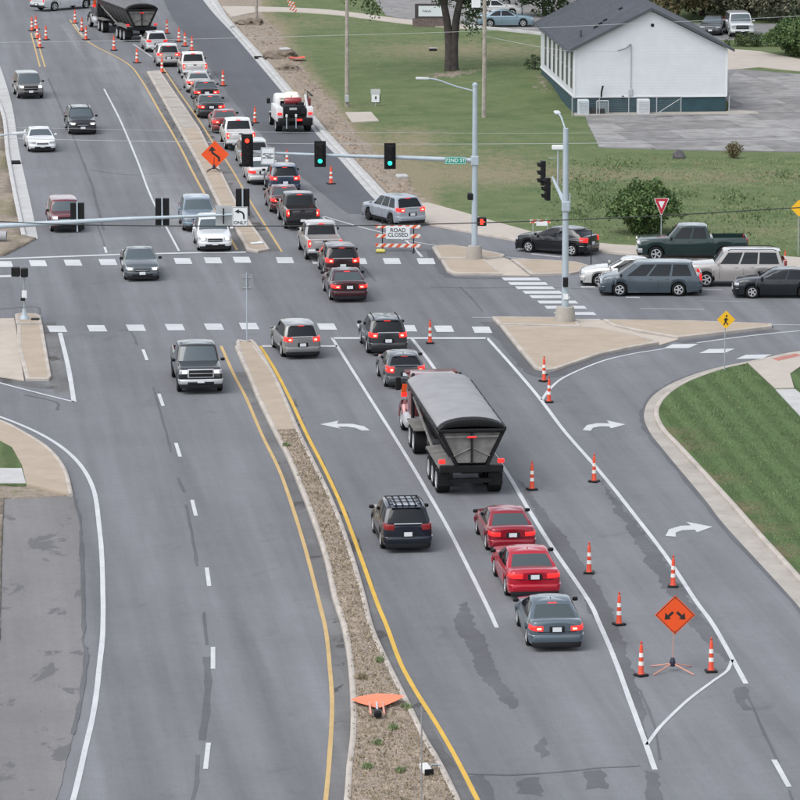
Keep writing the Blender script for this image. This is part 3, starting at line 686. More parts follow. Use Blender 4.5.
# ================================================================== VEHICLES
# local axes: x forward, y left, z up, origin on the ground midway between the axles
def shape(**k): return k
SH = {
 'sedan': shape(L=4.80, W=1.84, H=1.45, wb=2.78, fo=.94, zb=.95, top=[(2.33, .74), (2.15, .84), (1.6, .93), (1.05, .98), (-1.75, 1.0), (-2.2, 1.06), (-2.46, 1.03)], g=(1.06, .22, -1.05, -1.86), wr=.335, sill=.19, win=((.09, .50), (.54, .88)), tyre=.33, tl=(.80, .17, .42)),
 'coupe4': shape(L=5.05, W=1.89, H=1.48, wb=3.05, fo=1.0, zb=.99, top=[(2.5, .82), (2.3, .92), (1.15, 1.03), (-1.6, 1.03), (-2.3, 1.08), (-2.52, 1.05)], g=(1.1, .30, -.95, -1.80), wr=.345, sill=.19, win=((.09, .50), (.54, .88)), tyre=.35, tl=(.88, .17, .48)),
 'hatch': shape(L=4.36, W=1.82, H=1.48, wb=2.65, fo=.89, zb=.98, top=[(2.2, .78), (2.0, .90), (1.5, .98), (1.0, 1.02), (-1.7, 1.05), (-2.1, 1.03)], g=(1.06, .25, -1.45, -1.98), wr=.34, sill=.19, win=((.09, .44), (.48, .84)), tyre=.33, tl=(.88, .26, .32)),
 'suv': shape(L=4.65, W=1.87, H=1.69, wb=2.70, fo=.92, zb=1.04, top=[(2.25, .82), (2.05, .96), (.95, 1.07), (-1.9, 1.10), (-2.35, 1.06)], g=(1.02, .33, -1.78, -2.16), wr=.365, sill=.23, win=((.08, .37), (.40, .67), (.70, .92)), tyre=.36, tl=(.98, .22, .38)),
 'bigsuv': shape(L=5.10, W=2.02, H=1.90, wb=2.95, fo=.95, zb=1.17, top=[(2.4, 1.04), (2.25, 1.13), (1.05, 1.21), (-2.2, 1.2), (-2.65, 1.17)], g=(1.08, .55, -2.30, -2.52), wr=.40, sill=.32, win=((.07, .34), (.37, .62), (.65, .95)), tyre=.39, tl=(1.12, .50, .20)),
 'boxsuv': shape(L=4.62, W=1.86, H=1.74, wb=2.69, fo=.86, zb=1.06, top=[(2.2, .92), (2.1, 1.02), (.95, 1.1), (-1.9, 1.1), (-2.4, 1.08)], g=(.98, .48, -1.95, -2.22), wr=.385, sill=.3, win=((.08, .36), (.39, .66), (.69, .93)), tyre=.37, tl=(.98, .34, .24)),
 'minivan': shape(L=5.15, W=2.0, H=1.74, wb=3.0, fo=.98, zb=1.02, top=[(2.45, .84), (2.25, .97), (1.5, 1.08), (-2.2, 1.06), (-2.66, 1.03)], g=(1.66, .68, -2.15, -2.46), wr=.385, sill=.19, win=((.10, .35), (.38, .65), (.68, .94)), tyre=.35, tl=(.98, .34, .24)),
 'pickup': shape(L=5.85, W=2.03, H=1.93, wb=3.68, fo=.95, zb=1.20, top=[(2.77, 1.12), (2.60, 1.19), (1.15, 1.26), (-1.0, 1.26), (-2.9, 1.28), (-3.05, 1.27)], g=(1.26, .66, -.92, -1.12), wr=.39, sill=.36, win=((.10, .50), (.54, .92)), tyre=.41, tl=(1.05, .40, .17), bed=(-1.22, -2.99, .80)),
}
WHEEL_CACHE = {}
def wheel_mesh(r, wd, dark):
    key = (round(r, 2), wd, dark)
    if key not in WHEEL_CACHE:
        t = MB().lathe([(r * .60, -wd / 2 + .03), (r * .9, -wd / 2), (r * .985, -wd / 2 + .03), (r, 0), (r * .985, wd / 2 - .03), (r * .9, wd / 2), (r * .62, wd / 2 - .015), (r * .60, wd / 2 - .06), (.001, wd / 2 - .07)], 22, 'y', caps=False)
        q = MB().lathe([(r * .66, wd / 2 - .05), (r * .66, wd / 2 - .006), (r * .58, wd / 2 - .004), (r * .57, wd / 2 - .05)], 22, 'y', caps=False)
        q.lathe([(r * .14, wd / 2 - .06), (r * .13, wd / 2 - .012)], 10, 'y')
        for k in range(5):
            a = k * 2 * math.pi / 5
            for da in (-.13, .13):
                q.box((math.cos(a + da) * r * .36, wd / 2 - .03, math.sin(a + da) * r * .36), (r * .46, .03, r * .10), Matrix.Rotation(-(a + da * .5), 3, 'Y'))
        WHEEL_CACHE[key] = (t.mesh('tyre', RUBBER, 40), q.mesh('rim', RIMDARK if dark else CHROME, 30))
    return WHEEL_CACHE[key]
def put_wheel(root, x, y, r, wd, dark=False, rim=True):
    t, q = wheel_mesh(r, wd, dark)
    o = obj('wheel', t, root); o.location = (x, y, r)
    if y < 0: o.rotation_euler = (0, 0, math.pi)
    if rim: obj('rim', q, o)
    return o
def paint(col, metal=.25):
    nm = 'car_paint_%03d_%03d_%03d' % tuple(int(c * 999) for c in col)
    return M(nm, col, .32, metal, var=.04, scale=1.5, coat=.9, spec=.25)

def car(name, label, cat, kind, col, loc, rz, tail=None, head=None, group=None, rails=False, darkrim=False, plate=True, glass=None, cross=False, scale=1.0, clad=False, spoiler=False, grille=DARK, antenna=False, glass_r=None):
    if glass_r is None and kind in ('sedan', 'coupe4'): glass_r = GLASS_R_SKY
    s = SH[kind]; L, W, H, wb, fo = s['L'], s['W'], s['H'], s['wb'], s['fo']
    root = thing(name, label, cat, loc, rz, group); root.scale = (scale,) * 3
    pm = paint(col) if isinstance(col, tuple) else col
    gm = glass or GLASS
    Fx = wb / 2 + fo; Bx = Fx - L; hw = W / 2; r = s['tyre']; sill = s['sill']
    tp = sorted([(x, z) for x, z in s['top']])
    bed = s.get('bed')
    def zt(x): return interp(tp, x)
    st = {}
    def addst(x, wf, dz, low=None): st[round(x, 4)] = (wf, dz, low)
    ff = ((0, .80, -.07), (.035, .87, -.035), (.10, .925, -.015), (.22, .965, 0), (.42, .99, 0)) if kind not in ('pickup', 'bigsuv', 'boxsuv') else ((0, .88, -.04), (.035, .93, -.015), (.10, .96, -.005), (.22, .98, 0), (.42, .99, 0))
    rr = ((0, .80, -.07), (.03, .87, -.03), (.08, .925, -.01), (.18, .965, 0), (.36, .99, 0)) if kind in ('sedan', 'coupe4', 'hatch', 'suv') else (((0, .88, -.05), (.03, .93, -.02), (.10, .965, 0), (.25, .99, 0)) if not bed else ((0, .95, -.03), (.03, .975, 0), (.1, .99, 0)))
    for d, wf, dz in ff: addst(Fx - d, wf, dz, sill + (.10 if d < .05 else .02))
    for d, wf, dz in rr: addst(Bx + d, wf, dz, sill + (.14 if d < .05 else .06))
    Ra = r + .055
    for xa in (wb / 2, -wb / 2):
        a0 = math.acos(max(-1, min(1, (sill - r) / Ra)))
        a0 = min(a0, R(105))
        for k in range(11):
            a = -a0 + 2 * a0 * k / 10
            addst(xa + Ra * math.sin(a), 1.0, 0, max(sill, r + Ra * math.cos(a)))
        addst(xa + Ra * math.sin(a0) + .02 + (Ra if a0 > R(90) else 0) * 0, 1.0, 0, sill); addst(xa - Ra * math.sin(a0) - .02, 1.0, 0, sill)
    for x in (0, .5, -.5, s['g'][0] + .05): addst(x, 1, 0, sill)
    if bed:
        for x in (bed[0], bed[0] - .03, bed[1], bed[1] + .03): addst(x, .99, 0, None)
    rows = []
    for x in sorted(st):
        wf, dz, low = st[x]
        if low is None:
            low = sill + .06 if x < -wb / 2 - Ra else sill
            for xa in (wb / 2, -wb / 2):
                if abs(x - xa) < Ra: low = max(low, r + math.sqrt(Ra * Ra - (x - xa) ** 2))
        wv = hw * wf; z = zt(x) + dz; zs = z - .06
        inb = bed and bed[1] + .001 < x < bed[0] - .001
        half = [(wv * .935, low), (wv * .98, low + .3 * (zs - low)), (wv, low + .58 * (zs - low)), (wv * .978, low + .86 * (zs - low)), (wv * .945, zs), (wv * .905, z - .012)]
        if bed: half += [(wv * .86, z), (wv * .835, bed[2] if inb else z + .005), (0, bed[2] if inb else z + .015)]
        else: half += [(wv * .86, z), (wv * .5, z + .03), (0, z + .04)]
        rows.append([Vector((x, y, q)) for y, q in half] + [Vector((x, -y, q)) for y, q in half[-2::-1]])
    mb = MB(); mb.grid(rows); k = len(rows[0])
    mb.f.append(tuple(range(k))); mb.f.append(tuple((len(rows) - 1) * k + j for j in range(k)))
    mb.build('body', pm, root, 32)
    u = MB().box(((Fx + Bx) / 2, 0, (sill + .62) / 2 + .02), (L - .45, W * .70, .66 - sill + .04))
    u.box((0, 0, sill + .04), (wb - 2 * Ra, W * .92, .06)); u.build('underbody', UNDER, root)
    if clad or kind in ('suv', 'boxsuv'):
        c = MB(); c.box((0, hw * .965, sill + .09), (wb - 2 * Ra - .04, .04, .16)).box((0, -hw * .965, sill + .09), (wb - 2 * Ra - .04, .04, .16)).build('sill_shade_cladding', DARK, root)  # dark cladding strip, also painting in the shade along the lower body
    # cabin
    xwb, xwt, xrt, xrb = s['g']; zb = s['zb']; zr = H - .075; wbl = hw * .915; wrf = W * s['wr']
    def ends(t): 
        e = t if t > 0 else t
        return xwb + (xwt - xwb) * e, xrb + (xrt - xrb) * (e if t < 0 else e ** 1.15)
    def hwid(t): return wbl + (wrf * 1.0 - wbl) * (t if t < 0 else t ** 1.25)
    def zc(t): return zb + (zr - zb) * t
    arch_ = .06 if kind in ('sedan', 'coupe4', 'hatch', 'suv') else .025; zr -= arch_ * .5
    bow_f = .10 if kind not in ('bigsuv', 'boxsuv') else .05
    def pf(u, t): a, b = ends(t); return Vector((a - bow_f * (.55 * u * u + .35 * u ** 6), hwid(t) * u, zc(t) + .03 * (1 - u * u) * t))
    def pr(u, t): a, b = ends(t); return Vector((b + .07 * (.5 * u * u + .5 * u ** 6), hwid(t) * u, zc(t) + .03 * (1 - u * u) * t))
    def ps(q, t, sd):
        a, b = ends(t); a -= bow_f * .9; b += .07
        return Vector((a + (b - a) * q, sd * (hwid(t) + .045 * math.sin(math.pi * q) ** .6), zc(t) + arch_ * math.sin(math.pi * q) ** .8 * t))
    mb = MB(); rings = []
    US = [-1 + k / 6 for k in range(13)]; QS = [.06, .12, .2, .3, .4, .5, .6, .7, .8, .88, .94]
    for t in (-.25, 0, .2, .35, .5, .7, .86, .93, 1.0):
        ring = [pf(uu, t) for uu in US] + [ps(q, t, 1) for q in QS] + [pr(-uu, t) for uu in US] + [ps(q, t, -1) for q in QS[::-1]]
        rings.append(ring)
    top = rings[-1]; cx = (xwt + xrt) / 2
    for sc, dz in ((.965, .022), (.86, .045), (.55, .062), (.2, .066)):
        rings.append([Vector((cx + (p.x - cx) * sc, p.y * sc, p.z * .0 + (zr + (p.z - zr) * sc) + dz)) for p in top])
    rings = [r_ + [r_[0]] for r_ in rings]
    mb.grid(rings); n0 = len(rings[0]); o0 = (len(rings) - 1) * n0
    mb.f.append(tuple(o0 + j for j in range(n0 - 1)))
    mb.build('cabin', pm, root, 38)
    def glassp(nm, fn, us, ts, off=.008):
        g = MB(); rws = []
        for t in ts:
            rw = []
            for uu in us:
                p = fn(uu, t); du = fn(uu + .01, t) - fn(uu - .01, t); dv = fn(uu, t + .01) - fn(uu, t - .01)
                nn = du.cross(dv).normalized(); cen = Vector((cx, 0, zb + .2))
                if nn.dot(p - cen) < 0: nn = -nn
                rw.append(p + nn * off)
            rws.append(rw)
        return g.grid(rws).build(nm, gm, root, 60)
    glassp('windshield', pf, [-.92 + 1.84 * k / 12 for k in range(13)], [.0, .15, .3, .45, .6, .78, .93])
    t0 = .06 if kind in ('sedan', 'coupe4') else .08
    gm = glass_r or gm
    glassp('rear_window', pr, [-.86 + 1.72 * k / 12 for k in range(13)], [t0, .2, .35, .5, .7, .90])
    gm = glass or GLASS
    for sd in (1, -1):
        for a, b in s['win']:
            glassp('side_window', lambda q, t: ps(q, t, sd), [a + (b - a) * k / 6 for k in range(7)], [.05, .2, .35, .5, .7, .86, .93])
    # wheels
    for xa in (wb / 2, -wb / 2):
        for sd in (1, -1): put_wheel(root, xa, sd * (hw - .115), r, .22, darkrim)
    # lamps
    zt_, th, tw = s['tl']
    tm = {None: RED_OFF, 'low': RED_DIM, 'on': RED_ON}[tail]
    def prof(z, zs_):
        return interp([(0, .935), (.3, .98), (.58, 1.0), (.86, .978), (1, .945)], max(0, min(1, (z - sill) / (zs_ - sill))))
    def plan(end, sd, y_in, depth):
        """outline of the body end from the inner point y_in round the corner to the given depth"""
        tab, x_e, sg = (rr, Bx, 1) if end == 'r' else (ff, Fx, -1)
        o_ = [(x_e, sd * y_in), (x_e, sd * (y_in + hw * tab[0][1]) / 2)]
        for d, wf, dz in tab:
            if d <= depth: o_.append((x_e + sg * d, sd * hw * wf))
        return o_
    def wrap(nm, end, sds, y_in, depth, z0, z1, mat, off=.012, par=None, slant=0.0):
        """skin that follows the rounded end of the body, between heights z0 and z1"""
        pl = plan(end, 1, y_in, depth); sg = -1 if end == 'r' else 1
        if sds == 0: pl = [(x, -y) for x, y in pl[::-1]] + pl
        elif sds < 0: pl = [(x, -y) for x, y in pl]
        zs_ = zt(Bx + .1 if end == 'r' else Fx - .1) - .06; m_ = len(pl); rows_ = []
        for k_, (x, y) in enumerate(pl):
            e_ = slant * (k_ / (m_ - 1)) if sds else 0
            a_, b2_ = z0 + e_, z1 + e_ * .6
            q = [(b2_, -.03), (b2_, off * .6), (b2_ - .02, off), (a_ + .02, off), (a_, off * .6), (a_, -.03)]
            rows_.append([Vector((x + sg * o2, y * prof(zz, zs_) + (o2 if y > 0 else -o2) * min(1, abs(y) / hw) ** 4, zz)) for zz, o2 in q])
        m2 = MB().grid(rows_); m2.f.append(tuple(range(6))); m2.f.append(tuple((m_ - 1) * 6 + j for j in range(6)))
        return m2.build(nm, mat, par or root, 35)
    bx_ = kind in ('pickup', 'bigsuv', 'boxsuv', 'minivan')
    for sd in (1, -1):
        if bed: MB().box((Bx + .045, sd * (hw * .945 - tw / 2), zt_), (.15, tw, th), bev=.04).build('tail_lamp', tm, root, 40)
        else:
            wrap('tail_lamp', 'r', sd, hw * .97 - tw, .36 if not bx_ else .12, zt_ - th / 2, zt_ + th / 2, tm, .014, None, .05 if not bx_ else 0)
        if tail == 'on': MB().box((Bx - .03, sd * (hw * .93 - tw * .62), zt_), (.04, tw * .36, th * .36), bev=.015).build('bulb', RED_HOT, root, 40)
        hz = zt(Fx - .1) - .12; hh = .075 if not bx_ else .10
        wrap('headlamp', 'f', sd, hw * (.52 if not bx_ else .60), .30 if not bx_ else .12, hz - hh, hz + hh, HEAD_OFF, .014, None, .05 if not bx_ else 0)
        if head: MB().box((Fx + .012, sd * hw * .70, hz), (.04, .20, hh * 1.3), bev=.02).build('lit_bulb', HEAD_ON, root, 40)
        MB().box((xwb - .22, sd * (hw + .09), zb + .09), (.12, .20, .14), bev=.05).build('mirror', pm if sum(col if isinstance(col, tuple) else (1,)) > .5 and kind != 'pickup' else BLACK, root, 40)
    if tail == 'on': MB().box((xrt + .0, 0, zr + .005), (.10, .30, .05), bev=.015).build('brake_lamp', RED_ON, root, 40)
    # bumpers, grille, plates
    bz = sill + .27
    if bed: MB().box((Bx + .05, 0, bz), (.26, W * .93, .2), bev=.06).build('rear_bumper', CHROME if sum(col) > .3 else DARK, root, 40)
    else: wrap('rear_bumper', 'r', 0, 0.0, .36, sill + .15, sill + .40, pm, .035)
    wrap('rear_valance', 'r', 0, 0.0, .10, sill - .02, sill + (.15 if kind not in ('suv', 'boxsuv') else .22), DARK, .02)
    wrap('front_bumper', 'f', 0, 0.0, .36, sill + .12, sill + .34, pm if not bed else CHROME, .03)
    wrap('front_valance', 'f', 0, 0.0, .2, sill - .05, sill + .12, DARK, .015)
    gz = zt(Fx - .05) - .17
    if kind in ('pickup', 'bigsuv', 'boxsuv'): gd = (.06, W * .52, .30)
    elif kind == 'sedan': gd = (.06, W * .42, .12)
    else: gd = (.06, W * .42, .17)
    if bed: MB().box((Fx - .005, 0, gz), (.05, gd[1] + .12, gd[2] + .10), bev=.02).build('grille_surround', CHROME, root, 40)
    gr_ = MB().box((Fx + .012, 0, gz), gd, bev=.02).build('grille', grille, root, 40)
    MB().box((Fx + .03, 0, gz), (.06, gd[1] * .94, .025), bev=.008).build('grille_bar', CHROME, gr_, 40)
    MB().box((Fx + .01, 0, sill + .16), (.06, W * .58, .13), bev=.02).build('lower_intake', DARK, root, 40)
    if plate:
        pz = (zt_ - .02) if kind not in ('pickup', 'suv', 'bigsuv', 'minivan', 'hatch', 'boxsuv') else (sill + .5 if kind != 'pickup' else .62)
        MB().box((Bx - .025 if kind != 'pickup' else Bx - .085, 0, pz), (.03, .5, .2), bev=.01).build('plate_recess', DARK, root)
        MB().box((Bx - .045 if kind != 'pickup' else Bx - .105, 0, pz), (.02, .30, .15)).build('licence_plate', PLATE, root)
        MB().box((Fx + .055, 0, sill + .26), (.02, .31, .155)).build('licence_plate', PLATE, root)
    if kind in ('sedan', 'coupe4'): MB().box((Bx + .02, 0, zt_ - th / 2 - .03), (.06, W * .7, .018)).build('boot_seam', DARK, root)
    elif not bed: MB().box((Bx + .02, 0, zt_ + th / 2 + .02), (.06, W * .55, .035), bev=.01).build('hatch_trim', CHROME if kind != 'hatch' else DARK, root)
    else:
        MB().box((Bx - .003, 0, 1.02), (.02, W * .60, .34), bev=.01).build('tailgate', pm, root, 40)
        MB().box((Bx - .016, 0, 1.16), (.02, .26, .07), bev=.01).build('tailgate_handle', DARK, root)
    # door seams and handles
    for xs in ([.55 * xwb + .2, -.15 * wb, -.38 * wb] if not bed else [.95, -.15, -1.18]):
        for sd in (1, -1):
            se = MB(); pts = []
            for q in range(5):
                z = sill + .1 + (zb - .08 - sill - .1) * q / 4
                lo = sill; zs = zt(xs) - .06; f = (z - lo) / (zs - lo)
                yv = hw * interp([(0, .935), (.3, .98), (.58, 1.0), (.86, .978), (1, .945)], f) + .004
                pts.append((yv, z))
            se.grid([[Vector((xs - .008, sd * a, b)) for a, b in pts], [Vector((xs + .008, sd * a, b)) for a, b in pts]])
            if not any(abs(xs - xa) < Ra + .02 for xa in (wb / 2, -wb / 2)): se.build('door_seam', DARK, root)
    for xs in ((-.02 * wb + .0, -.30 * wb) if not bed else (.05, -.95)):
        for sd in (1, -1): MB().box((xs, sd * (hw * .995 + .005), zb - .13), (.16, .035, .03), bev=.01).build('door_handle', pm, root, 40)
    if rails or cross:
        for sd in (1, -1): MB().tube([(xwt - .2, sd * wrf * .86, zr + .05), (xwt - .35, sd * wrf * .86, zr + .11), (xrt + .35, sd * wrf * .86, zr + .11), (xrt + .15, sd * wrf * .86, zr + .05)], .02, 6).build('roof_rail', DARK, root, 40)
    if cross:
        MB().box((cx - .15, 0, zr + .085), (1.55, wrf * 1.3, .02), bev=.008).build('roof_sky_reflection', M('roof_sky_reflection_pale', (.30, .33, .38), .3, coat=.5), root)  # added pale sheet imitating sky reflected in the roof between the bars
        for xq in (xwt - .5, cx, xrt + .55): MB().box((xq, 0, zr + .125), (.07, wrf * 1.7, .03), bev=.01).build('cross_bar', DARK, root)
        for yq in (-.36, -.12, .12, .36): MB().box((cx - .2, yq, zr + .105), (1.6, .06, .015)).build('roof_slat', DARK, root)
    if spoiler: MB().box((Bx + .10, 0, zt(Bx + .1) + .10), (.22, W * .74, .03), Matrix.Rotation(.1, 3, 'Y'), .012).build('spoiler', pm, root, 40)
    if kind in ('suv', 'hatch', 'minivan', 'bigsuv', 'boxsuv'):
        MB().box((xrt + .03, 0, zr + .018), (.22, wrf * 1.62, .03), Matrix.Rotation(.06, 3, 'Y'), .012).build('roof_lip', pm, root, 40)
    if antenna: MB().box((xrt + .5, 0, zr + .09), (.14, .03, .07), bev=.01).build('antenna_fin', pm, root)
    return root

def vdir(a, b):
    d = P(*b) - P(*a); return math.atan2(d.y, d.x)
NB_TAB = [(40, vdir((231, 32), (215, 15))), (100, vdir((317, 135), (250, 54))), (210, vdir((372, 197), (277, 86))), (300, vdir((392, 420), (345, 350)) * .5 + vdir((372, 197), (277, 86)) * .5), (360, vdir((371, 400), (332, 338))), (450, vdir((450, 532), (371, 400))), (600, vdir((588, 600), (527, 507))), (700, vdir((615, 660), (588, 600)))]
SB_TAB = [(90, vdir((104, 89), (120, 120))), (200, vdir((137, 160), (179, 251))), (300, vdir((137, 160), (179, 251))), (400, vdir((161, 400), (178, 450)))]
def nb(name, label, cat, kind, col, px, py, dh=0, **k):
    a = interp(NB_TAB, py) + R(dh); d = Vector((math.cos(a), math.sin(a), 0)); p = P(px, py) + d * (SH[kind]['wb'] / 2) * k.get('scale', 1)
    return car(name, label, cat, kind, col, p, a, group='vehicles heading up the road away from the camera', **k)
def sb(name, label, cat, kind, col, px, py, dh=0, **k):
    a = interp(SB_TAB, py) + R(dh); d = Vector((math.cos(a), math.sin(a), 0)); p = P(px, py) - d * (SH[kind]['wb'] / 2) * k.get('scale', 1)
    return car(name, label, cat, kind, col, p, a, group='vehicles coming down the road towards the camera', **k)
def side(name, label, cat, kind, col, px, py, hd=180, **k):
    """px,py is the contact point of the near-side front wheel; hd heading in degrees from +x"""
    a = R(hd); d = Vector((math.cos(a), math.sin(a), 0)); lft = Vector((-d.y, d.x, 0))
    if lft.y > 0: lft = -lft
    p = P(px, py, ZPK if k.get('group') == 'cars parked beyond the lawn' else 0) - d * (SH[kind]['wb'] / 2) - lft * (SH[kind]['W'] / 2 - .1)
    return car(name, label, cat, kind, col, p, a, **k)

# near queue
nb('sedan_car', 'grey-blue sedan, last in the queue behind the two red sedans', 'car', 'sedan', (.085, .115, .14), 553, 644.5, tail='on', antenna=True)
nb('sedan_car', 'bright red wide sedan between the grey-blue sedan and the other red one', 'car', 'coupe4', (.40, .006, .022), 531, 594.5, tail='low', antenna=True)
nb('sedan_car', 'darker red sedan with brake lights lit, directly behind the gravel truck', 'car', 'sedan', (.24, .006, .018), 509, 549, tail='low', scale=.97)
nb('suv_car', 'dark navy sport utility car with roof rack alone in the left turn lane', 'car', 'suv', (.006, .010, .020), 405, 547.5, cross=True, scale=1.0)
nb('hatchback_car', 'dark grey hatchback with lit red tail strip in front of the gravel truck', 'car', 'hatch', (.075, .08, .085), 404, 386, tail='on', antenna=True)
nb('suv_car', 'dark charcoal sport utility car with roof rails at the stop line by a cone', 'car', 'suv', (.035, .037, .040), 386, 352.5, tail='on', rails=True, glass=GLASS)
nb('crossover_car', 'silver grey crossover waiting at the near stop line beside the median nose', 'car', 'suv', (.20, .20, .20), 299.5, 356, 4, tail='on', scale=.95)
nb('sedan_car', 'dark maroon sedan crossing the middle of the junction', 'car', 'sedan', (.045, .010, .014), 347.5, 299.5, tail='on', scale=1.02)
nb('suv_car', 'dark maroon sport utility car on the far crosswalk behind the silver pickup', 'car', 'suv', (.035, .014, .016), 341, 276.5, tail='on')
nb('pickup_truck', 'silver pickup truck just beyond the far crosswalk', 'pickup', 'pickup', (.36, .345, .34), 323, 259, tail='on', scale=.97)
nb('pickup_truck', 'dark grey pickup truck ahead of the silver pickup', 'pickup', 'pickup', (.038, .037, .040), 301, 228, tail='on', scale=.97)
nb('sedan_car', 'dull maroon sedan with pale roof ahead of the dark grey pickup', 'car', 'sedan', (.085, .03, .035), 285, 211.5, tail='on')
nb('suv_car', 'dark blue crossover ahead of the dull maroon sedan', 'car', 'suv', (.03, .045, .08), 284, 192.5, tail='on', scale=1.0)
nb('sedan_car', 'white sedan half hidden below the white regulatory sign', 'car', 'sedan', (.56, .56, .55), 262, 183, tail='low')
nb('minivan_car', 'silver minivan partly hidden behind the red traffic signal', 'minivan', 'minivan', (.30, .31, .30), 254, 166, tail='low', scale=.95)
nb('pickup_truck', 'white pickup truck behind the dark red sedan in the far queue', 'pickup', 'pickup', (.60, .60, .59), 239.5, 149, tail='on', scale=.97)
nb('sedan_car', 'dark red sedan in the far queue in front of the white pickup', 'car', 'sedan', (.19, .035, .035), 225, 132, tail='on')
nb('sedan_car', 'charcoal sedan in the far queue, next to the small cone by the seam', 'car', 'sedan', (.03, .032, .036), 210.5, 117, tail='on', scale=1.03)
nb('sedan_car', 'black sedan in the far queue right behind the silver sedan', 'car', 'sedan', (.022, .014, .016), 206, 102, tail='on')
nb('sedan_car', 'pale silver sedan in the far queue behind the leading white pickup', 'car', 'sedan', (.40, .40, .39), 198.5, 92, tail='on')
nb('pickup_truck', 'white pickup truck near the head of the median, far queue', 'pickup', 'pickup', (.60, .59, .57), 194, 78, tail='on', scale=.95)
nb('suv_car', 'silver sport utility car just past the far end of the median', 'car', 'suv', (.38, .37, .36), 168, 66, tail='on')
nb('suv_car', 'white car directly behind the far black dump truck', 'car', 'suv', (.50, .50, .50), 156, 51.5, 3, tail='low', scale=.95)
# oncoming
sb('suv_car', 'silver-brown sport utility car, farthest of the oncoming cars, headlights on', 'car', 'boxsuv', (.11, .107, .105), 30, 98, 4, head=True, glass=GLASS_SKY)
sb('suv_car', 'black sport utility car oncoming in the middle lane with headlights on', 'car', 'suv', (.010, .010, .014), 82, 133.5, 2, head=True, glass=GLASS_SKY, rails=True)
sb('sedan_car', 'white compact sedan oncoming in the outer lane', 'car', 'sedan', (.68, .69, .70), 41.5, 151, 3, glass=GLASS_SKY, scale=.97)
sb('suv_car', 'dark red boxy sport utility car partly behind the signal mast', 'car', 'boxsuv', (.13, .010, .02), 66, 231, 2, head=True, glass=GLASS_SKY, scale=.97)
sb('suv_car', 'blue-grey sport utility car waiting behind the white one at the far stop line', 'car', 'suv', (.17, .22, .27), 199, 230, glass=GLASS_SKY, scale=1.02)
sb('suv_car', 'white sport utility car stopped at the far stop line under the turn sign', 'car', 'suv', (.66, .67, .68), 214, 250, head=True, glass=GLASS_SKY, clad=True)
sb('sedan_car', 'grey-blue sedan with headlights on driving over the far crosswalk', 'car', 'sedan', (.07, .085, .095), 141.5, 279, head=True, glass=GLASS_SKY)
sb('pickup_truck', 'dark grey pickup truck coming towards the camera beside the median nose', 'pickup', 'pickup', (.016, .017, .019), 199.5, 391, head=True, glass=GLASS_SKY, darkrim=True)
# cross street
side('suv_car', 'silver-white sport utility car turning behind the road closed barricade', 'car', 'suv', (.31, .34, .38), 369, 220, 118, tail='on', darkrim=True, group='vehicles on the cross street')
side('hatchback_car', 'black hatchback with red tail lights on the slip lane by the sidewalk', 'car', 'hatch', (.007, .008, .011), 529, 252.5, 150, tail='low', group='vehicles on the cross street')
side('sedan_car', 'white sedan mostly hidden behind the grey minivan', 'car', 'sedan', (.55, .54, .52), 599, 286.5, 178, group='vehicles on the cross street')
side('minivan_car', 'slate grey minivan waiting on the cross street', 'minivan', 'minivan', (.06, .08, .097), 619.5, 296.3, 180, tail='low', group='vehicles on the cross street')
side('pickup_truck', 'dark green pickup truck nearest the bush on the cross street', 'pickup', 'pickup', (.012, .030, .027), 656, 261.5, 180, group='vehicles on the cross street', head=True)
side('suv_car', 'large silver sport utility car with roof rails between the green pickup and the black car', 'car', 'bigsuv', (.38, .36, .345), 706, 287, 180, rails=True, group='vehicles on the cross street')
side('hatchback_car', 'black hatchback cut by the right edge of the picture', 'car', 'hatch', (.008, .011, .015), 752, 298.5, 180, head=False, group='vehicles on the cross street')
side('pickup_truck', 'white pickup truck crossing the road at the top left', 'pickup', 'pickup', (.60, .61, .62), 86, 8.5, 45, tail='low', group='vehicles at the top of the road')
# parked near the church
ZPK = .17
PK = 'cars parked beyond the lawn'
side('sedan_car', 'pale blue sedan parked in front of the other cars past the big tree', 'car', 'sedan', (.19, .27, .32), 523, 27, 3, group=PK, darkrim=False)
side('sedan_car', 'white car parked behind the pale blue sedan', 'car', 'sedan', (.55, .55, .54), 512, 16.5, 4, group=PK)
side('suv_car', 'silver car in the back row of parked cars', 'car', 'suv', (.42, .43, .43), 506, 7, 4, group=PK)
def faceon(name, label, kind, col, px, py, hd, **k): return car(name, label, 'car', kind, col, P(px, py, ZPK), R(hd), group=PK, **k)
faceon('suv_car', 'white sport utility car parked beyond the church facing the camera', 'bigsuv', (.58, .59, .60), 739, 35, -88, glass=GLASS_SKY)
faceon('sedan_car', 'dark car parked beside the white one beyond the church roof', 'sedan', (.05, .055, .06), 713, 33, -100, glass=GLASS_SKY)

